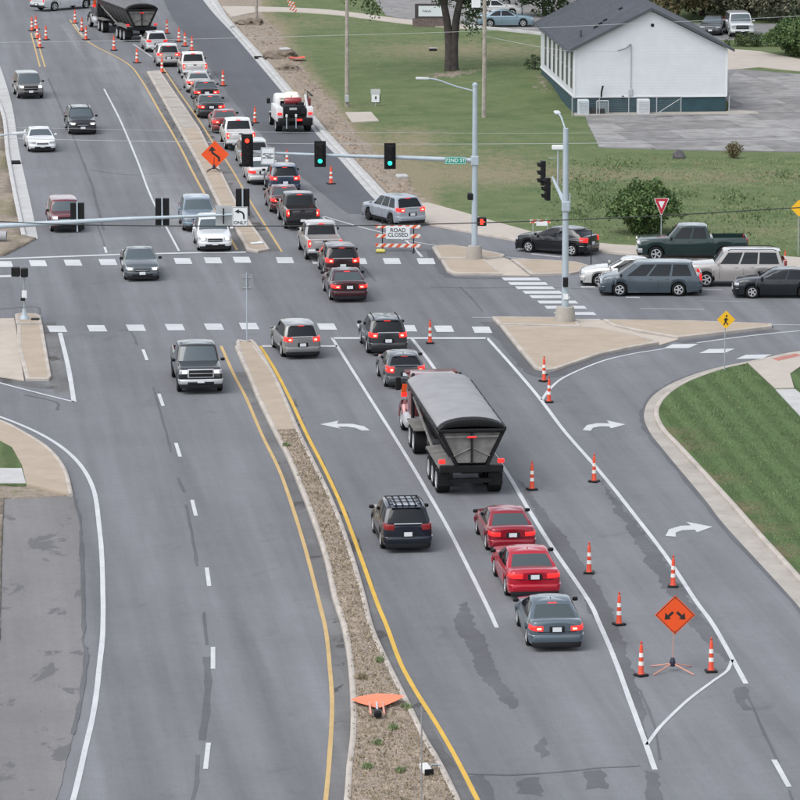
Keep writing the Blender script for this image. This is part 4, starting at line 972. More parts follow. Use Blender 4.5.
# ------------------------------------------------------------------ gravel trucks (tractor and hopper trailer)
def truck(label, loc, rz, cabcol, tarp, tubmat, lit, group, far=False):
    t = thing('gravel_truck', label, 'truck', loc, rz, group)
    GRIME = M('grimy_steel', (.17, .165, .155), .7, .2, var=.3, scale=2.5)
    cab = paint(cabcol)
    x0, x1 = -1.15, 9.6; zt_, zbm = 2.72, 1.30; wt, wbm = 1.30, .62
    def sec(x, dz=0): return [Vector((x, wt, zt_)), Vector((x, wt - .02, zt_ - .25)), Vector((x, wbm, zbm + dz)), Vector((x, -wbm, zbm + dz)), Vector((x, -wt + .02, zt_ - .25)), Vector((x, -wt, zt_))]
    tub = MB().grid([sec(x0 + .12), sec(x0 + .5), sec(3), sec(7), sec(x1 - .9), sec(x1, .45)])
    tub.f.append(tuple(30 + j for j in range(6)))
    tb = tub.build('tub', tubmat, t, 30)
    for x in (.6, 2.0, 3.4, 4.8, 6.2, 7.6):
        for sd in (1, -1): MB().box((x, sd * (wt + wbm) / 2 + sd * .03, (zt_ + zbm) / 2 - .06), (.09, .05, 1.45), Matrix.Rotation(-sd * .46, 3, 'X')).build('side_rib', tubmat, tb)
    # tailgate with ribs
    tg = MB().grid([[Vector((x0 + .1, wt - .1, zt_ - .06)), Vector((x0 + .1, -wt + .1, zt_ - .06))], [Vector((x0 + .1, wbm - .08, zbm + .06)), Vector((x0 + .1, -wbm + .08, zbm + .06))]]).build('tailgate', GRIME, t)
    MB().box((x0 + .05, 0, 2.05), (.06, .07, 1.4)).build('tailgate_rib', DARK, tg)
    for sd in (1, -1): MB().tube([(x0 + .06, sd * .05, 1.95), (x0 + .06, sd * .75, 1.62)], .03, 6).build('tailgate_rib', GRIME, tg)
    MB().box((x0 + .04, 0, 2.42), (.08, 2.1, .07)).build('tailgate_bar', GRIME, tg)
    MB().box((x0 - .01, 0, 2.40), (.06, .36, .07), bev=.02).build('brake_lamp', RED_DIM, tg)
    for sd in (1, -1): MB().box((x0 + .08, sd * (wt + wbm) / 2, (zt_ + zbm) / 2), (.16, .12, 1.62), Matrix.Rotation(-sd * .445, 3, 'X')).build('corner_post', BLACK, t)
    # tarp with sagging bows and a rolled rear end
    rows = []
    for i in range(45):
        x = x0 + .25 + (x1 - x0 - .3) * i / 44; sag = -.075 * math.sin(math.pi * (x - x0) / 1.32) ** 2
        rows.append([Vector((x, (wt + .02) * math.cos(a), zt_ - .02 + (.40 + sag) * max(0, math.sin(a)) ** .85)) for a in [math.pi * k / 14 for k in range(15)]])
    tm = MB().grid(rows); tm.f.append(tuple(44 * 15 + j for j in range(15))); tm.build('tarp', tarp, t, 50)
    MB().grid([[Vector((x, (wt + .05) * math.cos(a), zt_ - .10 + z * .42 * max(0, math.sin(a)) ** .85 + (.0 if z > .5 else 0))) for a in [math.pi * k / 14 for k in range(15)]] for x, z in ((x0 - .02, .5), (x0 - .06, .8), (x0 - .03, 1.15), (x0 + .15, 1.3), (x0 + .34, 1.28))]).build('tarp_flap', BLACK, t, 50)
    MB().box((x0 + .0, 0, zt_ - .06), (.16, 2.62, .16), bev=.05).build('tarp_roll', BLACK, t)
    for sd in (1, -1): MB().tube([(x0 + .2, sd * (wt + .05), zt_), (x1, sd * (wt + .05), zt_)], .045, 6).build('top_rail', DARK, t)
    # trailer frame, fenders, lamps, bumper
    MB().box((3.6, 0, 1.05), (9.2, .8, .26)).build('trailer_frame', DARK, t)
    for sd in (1, -1):
        MB().prism([(-.95, sd * .70, 1.22), (3.3, sd * .70, 1.22), (3.5, sd * .70, 1.05), (3.5, sd * 1.28, 1.02), (3.3, sd * 1.28, 1.16), (-.95, sd * 1.28, 1.12)], .05).build('fender', GRIME, t)
        MB().box((-1.02, sd * 1.16, 1.42), (.14, .26, .17), bev=.04).build('tail_lamp', RED_ON if lit else RED_DIM, t)
        MB().box((-.80, sd * .98, .66), (.03, .56, .5)).build('mud_flap', BLACK, t)
        MB().tube([(3.2, sd * 1.0, 1.1), (8.8, sd * 1.12, 2.2)], .06, 6).build('side_strut', GRIME, t)
    MB().box((-1.0, 0, 1.12), (.22, 2.5, .28), bev=.03).build('rear_beam', BLACK, t)
    MB().box((-.85, 0, .62), (.14, 1.7, .16)).build('bumper', BLACK, t)
    for x in (0, 1.28, 2.56):
        for sd in (1, -1): put_wheel(t, x, sd * 1.02, .5, .52, False)
    # tractor
    for x in (8.0, 9.35):
        for sd in (1, -1): put_wheel(t, x, sd * 1.0, .5, .52, False)
    for sd in (1, -1):
        put_wheel(t, 13.2, sd * 1.02, .5, .3, False)
        MB().box((8.7, sd * 1.0, 1.07), (2.7, .58, .05)).build('deck_plate', GRIME, t)
        MB().box((11.3, sd * 1.02, .78), (1.3, .56, .56), bev=.2).build('fuel_tank', CHROME, t, 40)
        MB().tube([(10.45, sd * .98, .9), (10.45, sd * .98, 2.75), (10.3, sd * .98, 2.9)], .075, 8).build('exhaust_stack', DARK, t, 40)
        MB().box((12.05, sd * 1.42, 2.2), (.12, .22, .55), bev=.04).build('mirror', BLACK, t)
        MB().tube([(12.05, sd * 1.05, 2.35), (12.05, sd * 1.42, 2.35)], .02, 5).build('mirror_arm', BLACK, t)
        MB().tube([(12.45 + .78 * math.cos(a), sd * 1.02, .5 + .72 * math.sin(a)) for a in [0.1, .6, 1.1, 1.57, 2.1, 2.6]] if False else [(13.2 + .66 * math.cos(a), sd * 1.05, .5 + .66 * math.sin(a)) for a in (.0, .5, 1.0, 1.57, 2.1, 2.7, 3.2)], .16, 8).build('wheel_arch', cab, t, 40)
    MB().box((10.6, 0, .85), (6.6, .85, .28)).build('tractor_frame', DARK, t)
    cb = MB().box((11.65, 0, 1.85), (1.75, 2.15, 1.75), bev=.16, taper=.93).build('cab', cab, t, 40)
    MB().box((12.25, 0, 2.66), (.75, 2.2, .09), bev=.03).build('sun_visor', M('visor_maroon', (.10, .02, .02), .5), cb)
    MB().box((10.78, 0, 2.3), (.03, 1.5, .5), Matrix.Rotation(.05, 3, 'Y')).build('rear_window', GLASS, cb)
    for sd in (1, -1): MB().box((11.75, sd * 1.045, 2.25), (.85, .03, .5), Matrix.Rotation(sd * .05, 3, 'X')).build('side_window', GLASS, cb)
    MB().box((12.5, 0, 2.28), (.03, 1.85, .55), Matrix.Rotation(-.06, 3, 'Y')).build('windshield', GLASS, cb)
    hd = MB().grid([[Vector((x, y * w_, z - .12 * y * y)) for y in (-1, -.7, 0, .7, 1)] for x, w_, z in ((12.4, .92, 1.85), (13.2, .88, 1.75), (14.0, .82, 1.62))])
    hd.grid([[Vector((x, w_, z - .12)), Vector((x, w_, .9))] for x, w_, z in ((12.4, .92, 1.85), (13.2, .88, 1.75), (14.0, .82, 1.62))])
    hd.grid([[Vector((x, -w_, z - .12)), Vector((x, -w_, .9))] for x, w_, z in ((12.4, .92, 1.85), (13.2, .88, 1.75), (14.0, .82, 1.62))])
    hd.build('hood', cab, t, 40)
    MB().box((14.0, 0, 1.2), (.08, 1.3, .75), bev=.03).build('grille', CHROME, t)
    MB().box((14.12, 0, .62), (.3, 2.35, .32), bev=.06).build('front_bumper', CHROME, t)
    MB().box((10.35, 1.36, 2.05), (.14, .24, .2), bev=.03).build('marker_lamp', RED_ON, t)
    MB().box((10.1, 1.38, 2.35), (.05, .2, .36), Matrix.Rotation(.15, 3, 'X')).build('orange_flag', ORANGE, t)
    for x, y in ((10.25, .35), (10.25, -.3)): MB().box((x, y, 1.9), (.25, .4, 1.5), bev=.05).build('wet_kit', DARK, t)
    return t
TARP = M('tarp_grey', (.245, .245, .252), .75, var=.09, scale=1.2, bump=.4, bscale=2.5)
TARP_D = M('tarp_dark', (.12, .12, .125), .75, var=.15, scale=1.8)
TUB_K = M('tub_black', (.03, .03, .032), .5, .2, var=.3, scale=2)
a = vdir((505, 470), (429, 361))
truck('maroon gravel truck with grey tarp over its black hopper trailer', P(468, 491.5), a, (.20, .06, .07), TARP, TUB_K, True, 'gravel trucks')
a2 = vdir((142, 41), (104, 26))
truck('black gravel truck with dark tarp far up the road among cones', P(139, 41), a2, (.03, .032, .036), TARP_D, TUB_K, False, 'gravel trucks', True)

# ------------------------------------------------------------------ service truck with beacon
def service_truck():
    a = interp(NB_TAB, 130) + R(2)
    t = thing('service_truck', 'white utility service truck with red tank and lit amber beacon on the fresh asphalt', 'truck', P(293, 131), a)
    wht = M('utility_white', (.60, .61, .61), .45, .05, var=.08, scale=2, coat=.3)
    MB().box((1.3, 0, .72), (5.6, .9, .22)).build('chassis', UNDER, t)
    for x in (0, 3.9):
        for sd in (1, -1): put_wheel(t, x, sd * .98, .42, .3 if x else .44)
    for sd in (1, -1):
        b = MB().box((.35, sd * 1.03, 1.25), (2.9, .46, .95), bev=.04).build('side_cabinet', wht, t, 40)
        MB().box((.9, sd * 1.265, 1.25), (.9, .02, .7)).build('cabinet_door', wht, b)
        MB().box((-.35, sd * 1.265, 1.25), (.9, .02, .7)).build('cabinet_door', wht, b)
        MB().box((-1.14, sd * 1.03, 1.30), (.06, .30, .16), bev=.02).build('tail_lamp', RED_ON, t)
        MB().box((2.9, sd * 1.3, 1.75), (.12, .24, .36), bev=.04).build('mirror', BLACK, t)
    MB().box((.35, 0, .95), (2.9, 1.62, .12)).build('bed_floor', DARK, t)
    MB().box((-1.25, 0, .78), (.5, 2.3, .5), bev=.05).build('rear_bumper', BLACK, t, 40)
    MB().box((-1.52, -.25, .92), (.03, .36, .14)).build('tail_lamp', RED_ON, t)
    for yy in (.62, -.02): 
        MB().tube([(-1.5, yy, .35), (-1.5, yy, 1.15)], .035, 6).build('hose_reel_post', STEEL_W, t)
        MB().box((-1.5, yy, 1.2), (.14, .14, .22), bev=.04).build('work_lamp', wht, t)
    MB().box((-.75, .05, 1.45), (.6, 1.45, .75), bev=.05).build('compressor', BLACK, t, 40)
    MB().box((-1.06, .12, 1.62), (.03, .5, .16)).build('data_plate', ALU, t)
    MB().lathe([(.001, -.58), (.2, -.56), (.26, -.46), (.26, .46), (.2, .56), (.001, .58)], 16, 'y', (.35, -.05, 1.98), caps=False).build('red_tank', M('tank_red', (.25, .02, .025), .4, coat=.4), t, 40)
    for q_ in ((-.2, .55, 1.62, .5), (-.3, -.5, 1.75, .45), (-.95, -.6, 1.45, .4), (.1, .1, 1.5, .7)): MB().box(q_[:3], (q_[3], q_[3] * .9, q_[3]), bev=.04).build('equipment', DARK, t)
    cb = MB().box((2.9, .05, 1.5), (1.7, 1.9, 1.45), bev=.18, taper=.88).build('cab', wht, t, 40)
    MB().box((2.06, 0, 1.65), (.03, 1.2, .35)).build('rear_window', GLASS, cb)
    for sd in (1, -1): MB().box((2.95, sd * .90, 1.6), (.8, .03, .42), Matrix.Rotation(sd * .11, 3, 'X')).build('side_window', GLASS, cb)
    MB().box((4.25, 0, 1.05), (1.3, 1.85, .62), bev=.12, taper=.92).build('hood', wht, t, 40)
    MB().box((4.95, 0, .68), (.2, 2.0, .26), bev=.05).build('front_bumper', CHROME, t)
    MB().box((2.2, 0, 2.02), (.3, 1.3, .12), bev=.04).build('beacon_base', wht, t)
    MB().box((1.55, -.1, 2.36), (.2, .75, .16), bev=.05).build('beacon', AMBER, t, 40)
    MB().tube([(1.55, -.1, 1.9), (1.55, -.1, 2.3)], .04, 6).build('beacon_post', STEEL, t)
    cr_ = MB().box((-.15, -1.0, 1.98), (.42, .36, .55), bev=.06).build('crane_base', M('crane_red', (.16, .03, .03), .5), t, 40)
    MB().tube([(-.15, -1.0, 2.2), (.4, -1.05, 2.62), (-.5, -1.25, 2.42)], .06, 6).build('crane_boom', BLACK, cr_)
    MB().tube([(-.5, -.9, 1.72), (-.3, -.8, 2.5)], .09, 8).build('gas_bottle', wht, t, 40)
service_truck()

# ================================================================== SIGNALS AND POLES
def signal_head(parent, c, rz, n=3, lit=None, back=True, sz=.30):
    """faces local -Y rotated by rz; lit=(index from top, material)"""
    e = obj('signal_head', MB().box((0, 0, 0), (sz, .22, n * sz + .06), bev=.03).mesh('signal_head', BLACK), parent); e.location = c; e.rotation_euler = (0, 0, rz)
    if back: MB().box((0, .06, 0), (sz + .26, .02, n * sz + .32), bev=.008).build('backplate', BLACK, e)
    for k in range(n):
        z = ((n - 1) / 2 - k) * sz
        MB().lathe([(.001, -.135), (.115, -.13), (.115, -.115)], 14, 'y', (0, 0, z), caps=False).build('lens', lit[1] if lit and lit[0] == k else LENS, e)
        rows = [[Vector((.135 * math.cos(a_), y, z + .135 * math.sin(a_))) for a_ in [R(-30 + 240 * j / 12) for j in range(13)]] for y in (-.11, -.34)]
        rows[1] = [p + Vector((0, .08 * (1 - max(0, (p.z - z) / .135)), 0)) for p in rows[1]]
        MB().grid(rows).build('visor', BLACK, e)
    return e
def cobra(parent, pts, tipdir):
    MB().tube(smooth([Vector(p) for p in pts], 6), .04, 8).build('luminaire_arm', STEEL_W, parent, 40)
    e = Vector(pts[-1]); d = Vector(tipdir).normalized(); rot = Vector((1, 0, 0)).rotation_difference(d).to_matrix()
    MB().box(e + d * .3, (.72, .28, .12), rot, .05).build('luminaire', M('luminaire_grey', (.5, .52, .53), .5), parent, 40)
def sign_panel(parent, c, w_, h, mat, rz=0, txt=None, size=.2, tmat=SIGN_K, name='sign_panel', border=None):
    p = MB().box((0, 0, 0), (w_, .02, h), bev=.006).build(name, mat, parent); p.location = c; p.rotation_euler = (0, 0, rz)
    MB().box((0, .013, 0), (w_ * .99, .004, h * .99)).build('sign_reverse', ALU, p)
    if txt:
        t = obj('lettering', text_mesh(txt, size, tmat, .002, .004), p); t.location = (0, -.014, 0)
    if border:
        b = MB(); q = .018
        for s_ in (1, -1): b.box((0, -.012, s_ * (h / 2 - .03)), (w_ - .04, .004, q)).box((s_ * (w_ / 2 - .03), -.0121, 0), (q, .004, h - .06))
        b.build('border', border, p)
    return p
def concrete_base(parent, r0=.45, r1=.36, h=.75):
    MB().lathe([(r0, -.05), (r0 * .98, h * .5), (r1, h), (r1 * .5, h + .01)], 14).build('footing', C_GREY, parent, 40)

# far-side mast (north-east corner)
b = P(474.5, 261); sN = F_PX / (b.y * CP)
def mz(py, base): return AT(400, py, base.y).z
t = thing('traffic_signal_mast', 'tall grey signal mast with street name plate and two green lights', 'traffic light', (b.x, b.y, .13))
concrete_base(t, .42, .36, .7)
MB().tube([(0, 0, .6), (0, 0, mz(86, b) - .13)], [.17, .13], 12).build('pole', STEEL_W, t, 40)
MB().lathe([(.15, 0), (.15, .12), (.05, .2)], 10, c=(0, 0, mz(86, b) - .14)).build('pole_cap', STEEL_W, t, 40)
def lx(px, py, base): 
    q = AT(px, py, base.y); return (q.x - base.x, 0, q.z - .13)
MB().tube([lx(474, 160.5, b), lx(400, 157.5, b), lx(320, 155, b), lx(238, 151.5, b)], [.13, .11, .085, .055], 10).build('mast_arm', STEEL_W, t, 40)
MB().box((0, 0, lx(474, 160.5, b)[2]), (.42, .4, .5), bev=.05).build('arm_clamp', STEEL_W, t)
cobra(t, [lx(474, 91, b), lx(455, 86, b), lx(438, 80, b), lx(428, 78.5, b)], (-1, 0, .02))
for px, py, n, lit in ((247.5, 150, 4, (0, REDSIG_ON)), (320.2, 153.5, 3, (2, GREEN_ON)), (390, 155.5, 3, (2, GREEN_ON))):
    c = lx(px, py, b); signal_head(t, (c[0], -.28, c[2]), 0, n, lit, sz=.36)
c = lx(268, 155.5, b); sign_panel(t, (c[0], -.22, c[2]), .74, .92, SIGN_W, 0, 'LEFT TURN\nYIELD\nON GREEN', .118, border=SIGN_K)
c = lx(455.3, 160, b); sign_panel(t, (c[0], -.2, c[2]), 1.12, .40, SIGN_G, 0, '72ND ST', .27, SIGN_W, 'street_name_sign', border=SIGN_W)
c = lx(482, 221.5, b); ps_ = MB().box((0, 0, 0), (.48, .3, .46), bev=.05).build('pedestrian_signal', BLACK, t); ps_.location = (c[0], 0, c[2])
hand = MB().box((-.02, -.16, -.06), (.17, .02, .16), bev=.01)
for k in range(4): hand.box((-.085 + k * .042, -.16, .08), (.03, .02, .14))
hand.box((.1, -.16, -.01), (.09, .02, .04), Matrix.Rotation(-.6, 3, 'Y')); hand.build('hand_symbol', REDSIG_ON, ps_)
c = lx(470.5, 196.5, b); q = MB().box((0, 0, 0), (.34, .5, .36), bev=.06).build('detector_housing', BLACK, t); q.location = (c[0], .1, c[2])

# near-right mast (south-east corner), arm reaching away over the cross street
b = P(565, 323.5)
t = thing('traffic_signal_mast', 'grey signal mast on a big concrete footing at the right-hand island', 'traffic light', (b.x, b.y, .13))
concrete_base(t, .5, .43, .7)
top = mz(131, b)
MB().tube([(0, 0, .6), (-.03, 0, top)], [.17, .13], 12).build('pole', STEEL_W, t, 40)
za = mz(206, b) - .13
yend = b.y + 10.5; e = AT(552.5, 177.5, yend)
MB().tube([(0, .1, za), (e.x - b.x, 10.5, e.z - .13)], [.12, .06], 10).build('mast_arm', STEEL_W, t, 40)
MB().box((0, 0, za), (.4, .42, .5), bev=.05).build('arm_clamp', STEEL_W, t)
cobra(t, [(0, .1, top - .25), (-.1, 1.0, top + .1), (-.2, 2.0, top + .35), (-.3, 2.9, top + .4)], (-.1, 1, .02))
q1 = AT(543, 173, b.y + 9.6); signal_head(t, (q1.x - b.x, 9.6, q1.z - .13), R(-80), 3, None, False, .40)
q1 = AT(547.5, 189, b.y + 5.2); signal_head(t, (q1.x - b.x, 5.2, q1.z - .13), R(-72), 3, None, False, .36)
q1 = AT(558, 150, b.y + 7.5); q2 = AT(557.5, 190, b.y + 7.5)
MB().tube([(q2.x - b.x, 7.5, q2.z - .13), (q1.x - b.x, 7.5, q1.z - .13)], .035, 6).build('camera_riser', STEEL_W, t)
MB().box((q1.x - b.x, 7.5, q1.z), (.62, .24, .22), bev=.04).build('camera', M('camera_white', (.66, .67, .67), .4), t)
q1 = AT(550, 160.5, b.y + 9.6); MB().tube([(q1.x - b.x - .1, 9.6, q1.z), (q1.x - b.x + .45, 9.6, q1.z), (q1.x - b.x + .45, 9.6, q1.z - 1.4)], .02, 5).build('signal_bracket', STEEL, t)
zz = mz(281.5, b) - .13; MB().box((0, -.2, zz), (.26, .24, .46), bev=.03).build('pedestrian_signal', BLACK, t)
zz = mz(296, b) - .13; MB().box((.02, -.19, zz), (.24, .03, .28)).build('push_button_plate', SIGN_W, t)
MB().tube([(.19, 0, za - .2), (.19, 0, za + .6)], .05, 6).build('cable_box', ALU, t)

# near-left mast outside the frame, its arm carrying signal backs over the junction
b = P(-42, 333)
t = thing('traffic_signal_mast', 'pale mast arm reaching in from the left with black signal backs', 'traffic light', (b.x, b.y, 0))
concrete_base(t, .45, .38, .7)
top = mz(120, b)
MB().tube([(0, 0, .6), (0, 0, top)], [.18, .14], 12).build('pole', STEEL_W, t, 40)
def lx0(px, py): q = AT(px, py, b.y); return Vector((q.x - b.x, 0, q.z))
MB().tube([lx0(-42, 227.5), lx0(0, 226), (lx0(0, 226) + lx0(240, 214.5)) / 2 + Vector((0, 0, .05)), lx0(247, 214)], [.15, .14, .10, .055], 10).build('mast_arm', STEEL_W, t, 40)
cobra(t, [lx0(-42, 138), lx0(-20, 138), lx0(0, 135.5), lx0(13, 133.5)], (1, 0, .06))
for px, py, n in ((77, 217, 3), (162, 212.5, 3), (242.5, 203, 3)):
    c = lx0(px, py)
    for k, dx in enumerate((-.18, .18)):
        h = signal_head(t, (c.x + dx, .26, c.z), math.pi, n, None, False, .42)
        h.scale = (.72, 1, 1)
    MB().box((c.x, .10, c.z), (.07, .05, n * .42 + .2)).build('signal_strut', STEEL_W, t)
c = lx0(223.5, 216); sign_panel(t, (c.x, .16, c.z), .78, .98, SIGN_W, math.pi)
MB().box((c.x, -.02, c.z), (.07, .08, .75)).build('sign_bracket', DARK, t)
c = lx0(240.2, 216.3); sg = sign_panel(t, (c.x, -.12, c.z), .76, .95, SIGN_W, 0, border=SIGN_K)
tx = obj('lettering', text_mesh('ONLY', .23, SIGN_K, .002, .005), sg); tx.location = (0, -.014, -.30)
aw = [(.18, -.12), (.18, .06), (.14, .17), (.04, .235), (-.05, .25)]
ab = MB()
for i in range(len(aw)-1):
    p0, p1 = Vector((aw[i][0], -.014, aw[i][1])), Vector((aw[i + 1][0], -.014, aw[i + 1][1])); d = (p1 - p0); n_ = Vector((-d.z, 0, d.x)).normalized() * .042
    ab.add([p0 + n_, p0 - n_, p1 - n_ + d * .08, p1 + n_ + d * .08], [(0, 1, 2, 3)])
ab.add([(-.05, -.0142, .36), (-.05, -.0142, .14), (-.27, -.0142, .25)], [(0, 1, 2)]); ab.build('arrow_symbol', SIGN_K, sg)

# pedestrian pole on the left island
b = P(24.5, 321.5)
t = thing('pedestrian_signal_pole', 'short pedestrian signal pole with black signal boxes on the left island', 'signal pole', (b.x, b.y, .13))
MB().lathe([(.24, 0), (.2, .12), (.12, .22), (.1, .5)], 10).build('pole_base', STEEL_W, t, 40)
MB().tube([(0, 0, .2), (0, 0, mz(279, b))], .055, 8).build('pole', STEEL, t, 40)
MB().box((-.38, -.12, mz(274, b)), (.42, .36, .46), bev=.04).build('pedestrian_signal', BLACK, t)
MB().box((.04, -.02, mz(275, b)), (.34, .42, .44), bev=.04).build('pedestrian_signal', BLACK, t)
MB().box((.02, -.1, mz(296.5, b)), (.24, .03, .38)).build('push_button_plate', SIGN_W, t)
MB().box((-.05, -.12, mz(301.5, b)), (.22, .1, .14), bev=.02).build('push_button', BLACK, t)
MB().box((.55, -.25, .04), (.4, .3, .07), bev=.02).build('pull_box', DARK, t)

# ------------------------------------------------------------------ signs
def post_sign(name, label, cat, base, top_py, r=.03, mat=STEEL):
    b_ = P(*base); t_ = thing(name, label, cat, (b_.x, b_.y, 0)); z = AT(400, top_py, b_.y).z
    MB().tube([(0, 0, -.05), (0, 0, z)], r, 6).build('post', mat, t_, 40); return t_, b_
def diamond(parent, c, half, mat, tilt=0, name='sign_panel', border=None):
    p = MB().prism([(half, -.006, 0), (0, -.006, half), (-half, -.006, 0), (0, -.006, -half)], .012, Vector((0, 1, 0))).build(name, mat, parent)
    p.location = c; p.rotation_euler = (tilt, 0, 0)
    if border:
        bb = MB(); o1, o2 = half * .94, half * .90
        for s1, s2 in ((1, 1), (-1, 1), (-1, -1), (1, -1)): bb.add([(s1 * o1, -.009, 0), (0, -.009, s2 * o1), (0, -.009, s2 * o2), (s1 * o2, -.009, 0)], [(0, 1, 2, 3)])
        bb.build('border', border, p)
    return p
def sticker(parent, polys, mat, y=-.01, name='symbol'):
    m_ = MB()
    for i, pl in enumerate(polys): m_.add([(a_, y - .0007 * i, c_) for a_, c_ in pl], [tuple(range(len(pl)))])
    return m_.build(name, mat, parent)
def seg(a_, b_, w_):
    a_, b_ = Vector(a_), Vector(b_); d = (b_ - a_).normalized(); n_ = Vector((-d.y, d.x)) * w_ / 2
    return [tuple(a_ + n_), tuple(a_ - n_), tuple(b_ - n_), tuple(b_ + n_)]
def stand(parent, zhub=.30, span=.75, mat=None):
    mat = mat or M('stand_leg', (.55, .25, .18), .5)
    MB().lathe([(.07, .16), (.10, .2), (.09, .36), (.05, .46)], 10).build('stand_hub', M('stand_hub_navy', (.02, .022, .045), .4), parent, 40)
    for a_ in (R(28), R(152), R(208), R(332)):
        MB().tube([(.06 * math.cos(a_), .06 * math.sin(a_), .24), (span * math.cos(a_), span * 1.7 * math.sin(a_), .02)], .022, 6).build('stand_leg', mat, parent)

b = P(672.5, 671)
t = thing('work_zone_sign', 'orange diamond sign with two downward black arrows on a four-legged stand', 'road sign', (b.x, b.y, 0))
stand(t); MB().tube([(0, 0, .4), (.02, 0, 1.3)], .014, 6).build('stand_mast', M('stand_leg', (.55, .25, .18), .5), t)
c = AT(675, 615, b.y); d = diamond(t, (c.x - b.x, 0, c.z), .66, ORANGE, 0, border=SIGN_K)
for s_ in (1, -1):
    sticker(d, [seg((s_ * .06, .10), (s_ * .21, -.04), .085), [(s_ * .34, -.15), (s_ * .13, -.13), (s_ * .31, .08)]], SIGN_K, name='arrow_symbol')
for z in (.58, -.58): MB().lathe([(.05, -.012), (.05, -.006)], 10, 'y', (0, 0, z)).build('corner_clip', M('clip_dark', (.25, .05, .02), .5), d)

b = P(214, 174)
t = thing('work_zone_sign', 'orange diamond sign with black winding arrow standing on the far median', 'road sign', (b.x, b.y, .146))
stand(t, span=.5, mat=DARK)
MB().tube([(0, 0, .4), (.02, 0, .9)], .02, 6).build('stand_mast', DARK, t)
c = AT(215, 154.5, b.y); d = diamond(t, (c.x - b.x, 0, c.z - .146), .87, ORANGE, 0)
sticker(d, [seg((.26, -.42), (.24, -.14), .13), seg((.25, -.19), (-.18, .12), .13), seg((-.16, .07), (-.18, .28), .13), [(-.40, .20), (.06, .26), (-.2, .52)]], SIGN_K, name='arrow_symbol')

# fallen sign on the gravel median
b = P(377, 716)
t = thing('work_zone_sign', 'fallen orange sign lying face up on the gravel median', 'road sign', (b.x, b.y, .14), R(2))
pn = MB().grid([[Vector((x * (1 - abs(v) ** 1), v * 1.0 * 1.05, .17 + .05 * math.sin(x * 2.2) * (1 - abs(v)) - .1 * abs(v) + .02 * math.sin(v * 5))) for x in (-.86, -.5, -.2, .2, .5, .86)] for v in (-.92, -.6, -.3, 0, .3, .6, .92)])
p_ = pn.build('sign_panel', M('sign_orange_faded', (.80, .20, .10), .6, var=.06, scale=2), t, 40); p_.location = (.05, 1.1, 0)
for dx in (-.22, 0, .2): MB().box((dx, -.1, .14), (.06, 1.4, .05)).build('stand_leg', M('stand_leg', (.55, .25, .18), .5) if dx else CHROME, t)
MB().box((0, -.75, .14), (.24, .34, .22), bev=.06).build('stand_hub', BLACK, t)

t, b = post_sign('pedestrian_crossing_sign', 'yellow diamond pedestrian crossing sign on the mowed corner lawn', 'road sign', (724.5, 373), 312)
c = AT(726, 319.5, b.y); d = diamond(t, (c.x - b.x, -.04, c.z), .42, SIGN_Y, 0)
sticker(d, [seg((0, .06), (-.02, -.10), .10), seg((-.02, -.08), (.09, -.24), .05), seg((-.02, -.08), (-.10, -.25), .05), seg((0, .08), (.10, -.02), .04), seg((0, .08), (-.10, -.02), .04), [(.05 * math.cos(k) + .02, .05 * math.sin(k) + .17) for k in [j * .785 for j in range(8)]]], SIGN_K, name='walker_symbol')
MB().box((-.0, -.04, c.z - .33), (.5, .01, .07)).build('plaque', SIGN_Y, t) if False else None

t, b = post_sign('yield_sign', 'red and white yield sign in front of the round bush', 'road sign', (661, 246.5), 200)
c0 = AT(661, 198.5, b.y).z
y_ = MB().prism([(-.37, 0, 0), (.37, 0, 0), (.40, 0, -.04), (.03, 0, -.86), (-.03, 0, -.86), (-.40, 0, -.04)], .012, Vector((0, 1, 0))).build('sign_panel', SIGN_R, t); y_.location = (0, -.05, c0)
y_.scale = (.9, 1, 1)
sticker(y_, [[(-.20, -.14), (.20, -.14), (0, -.55)]], SIGN_W, name='white_triangle')
MB().prism([(-.42, 0, .02), (.42, 0, .02), (.44, 0, -.05), (.03, 0, -.91), (-.03, 0, -.91), (-.44, 0, -.05)], .006, Vector((0, 1, 0))).build('white_edge', SIGN_W, y_).location = (0, .008, 0)

t, b = post_sign('warning_sign', 'yellow warning sign cut off at the right edge of the picture', 'road sign', (798, 258), 203)
c = AT(799, 208, b.y); diamond(t, (c.x - b.x, -.04, c.z), .46, SIGN_Y, 0)

t, b = post_sign('median_sign', 'grey back of a sign post standing on the near median nose', 'road sign', (247, 342.5), 273, .035, STEEL_W)
c = AT(247, 282.5, b.y); MB().box((0, .04, c.z), (.62, .015, .76), bev=.006).build('sign_panel', M('sign_back_dull', (.25, .26, .27), .55, .2), t)
for z in (.25, -.25): MB().box((0, 0.015, c.z + z), (.4, .03, .05)).build('sign_bracket', STEEL, t)

t, b = post_sign('sign_post', 'thin dark post beside the rear of the black hatchback', 'post', (591, 266), 230, .03, DARK)
MB().box((-.32, 0, AT(591, 231, b.y).z), (.7, .03, .05)).build('cross_arm', DARK, t)

t, b = post_sign('yard_sign', 'small white double sign standing alone in the lawn', 'sign', (375.5, 108), 89, .03, ALU)
z = AT(375, 91.5, b.y).z; MB().box((0, -.05, z), (.66, .03, .36)).build('sign_panel', M('sign_grey_white', (.45, .46, .46), .5), t)
z2 = AT(375, 98, b.y).z; p_ = MB().box((0, -.05, z2), (.56, .03, .60)).build('sign_panel', SIGN_W, t); MB().box((.02, -.07, z2 + .02), (.10, .005, .22)).build('printed_mark', DARK, t)
MB().box((.02, .02, z2 - .05), (.62, .08, .62)).build('sign_frame', BLACK, t)

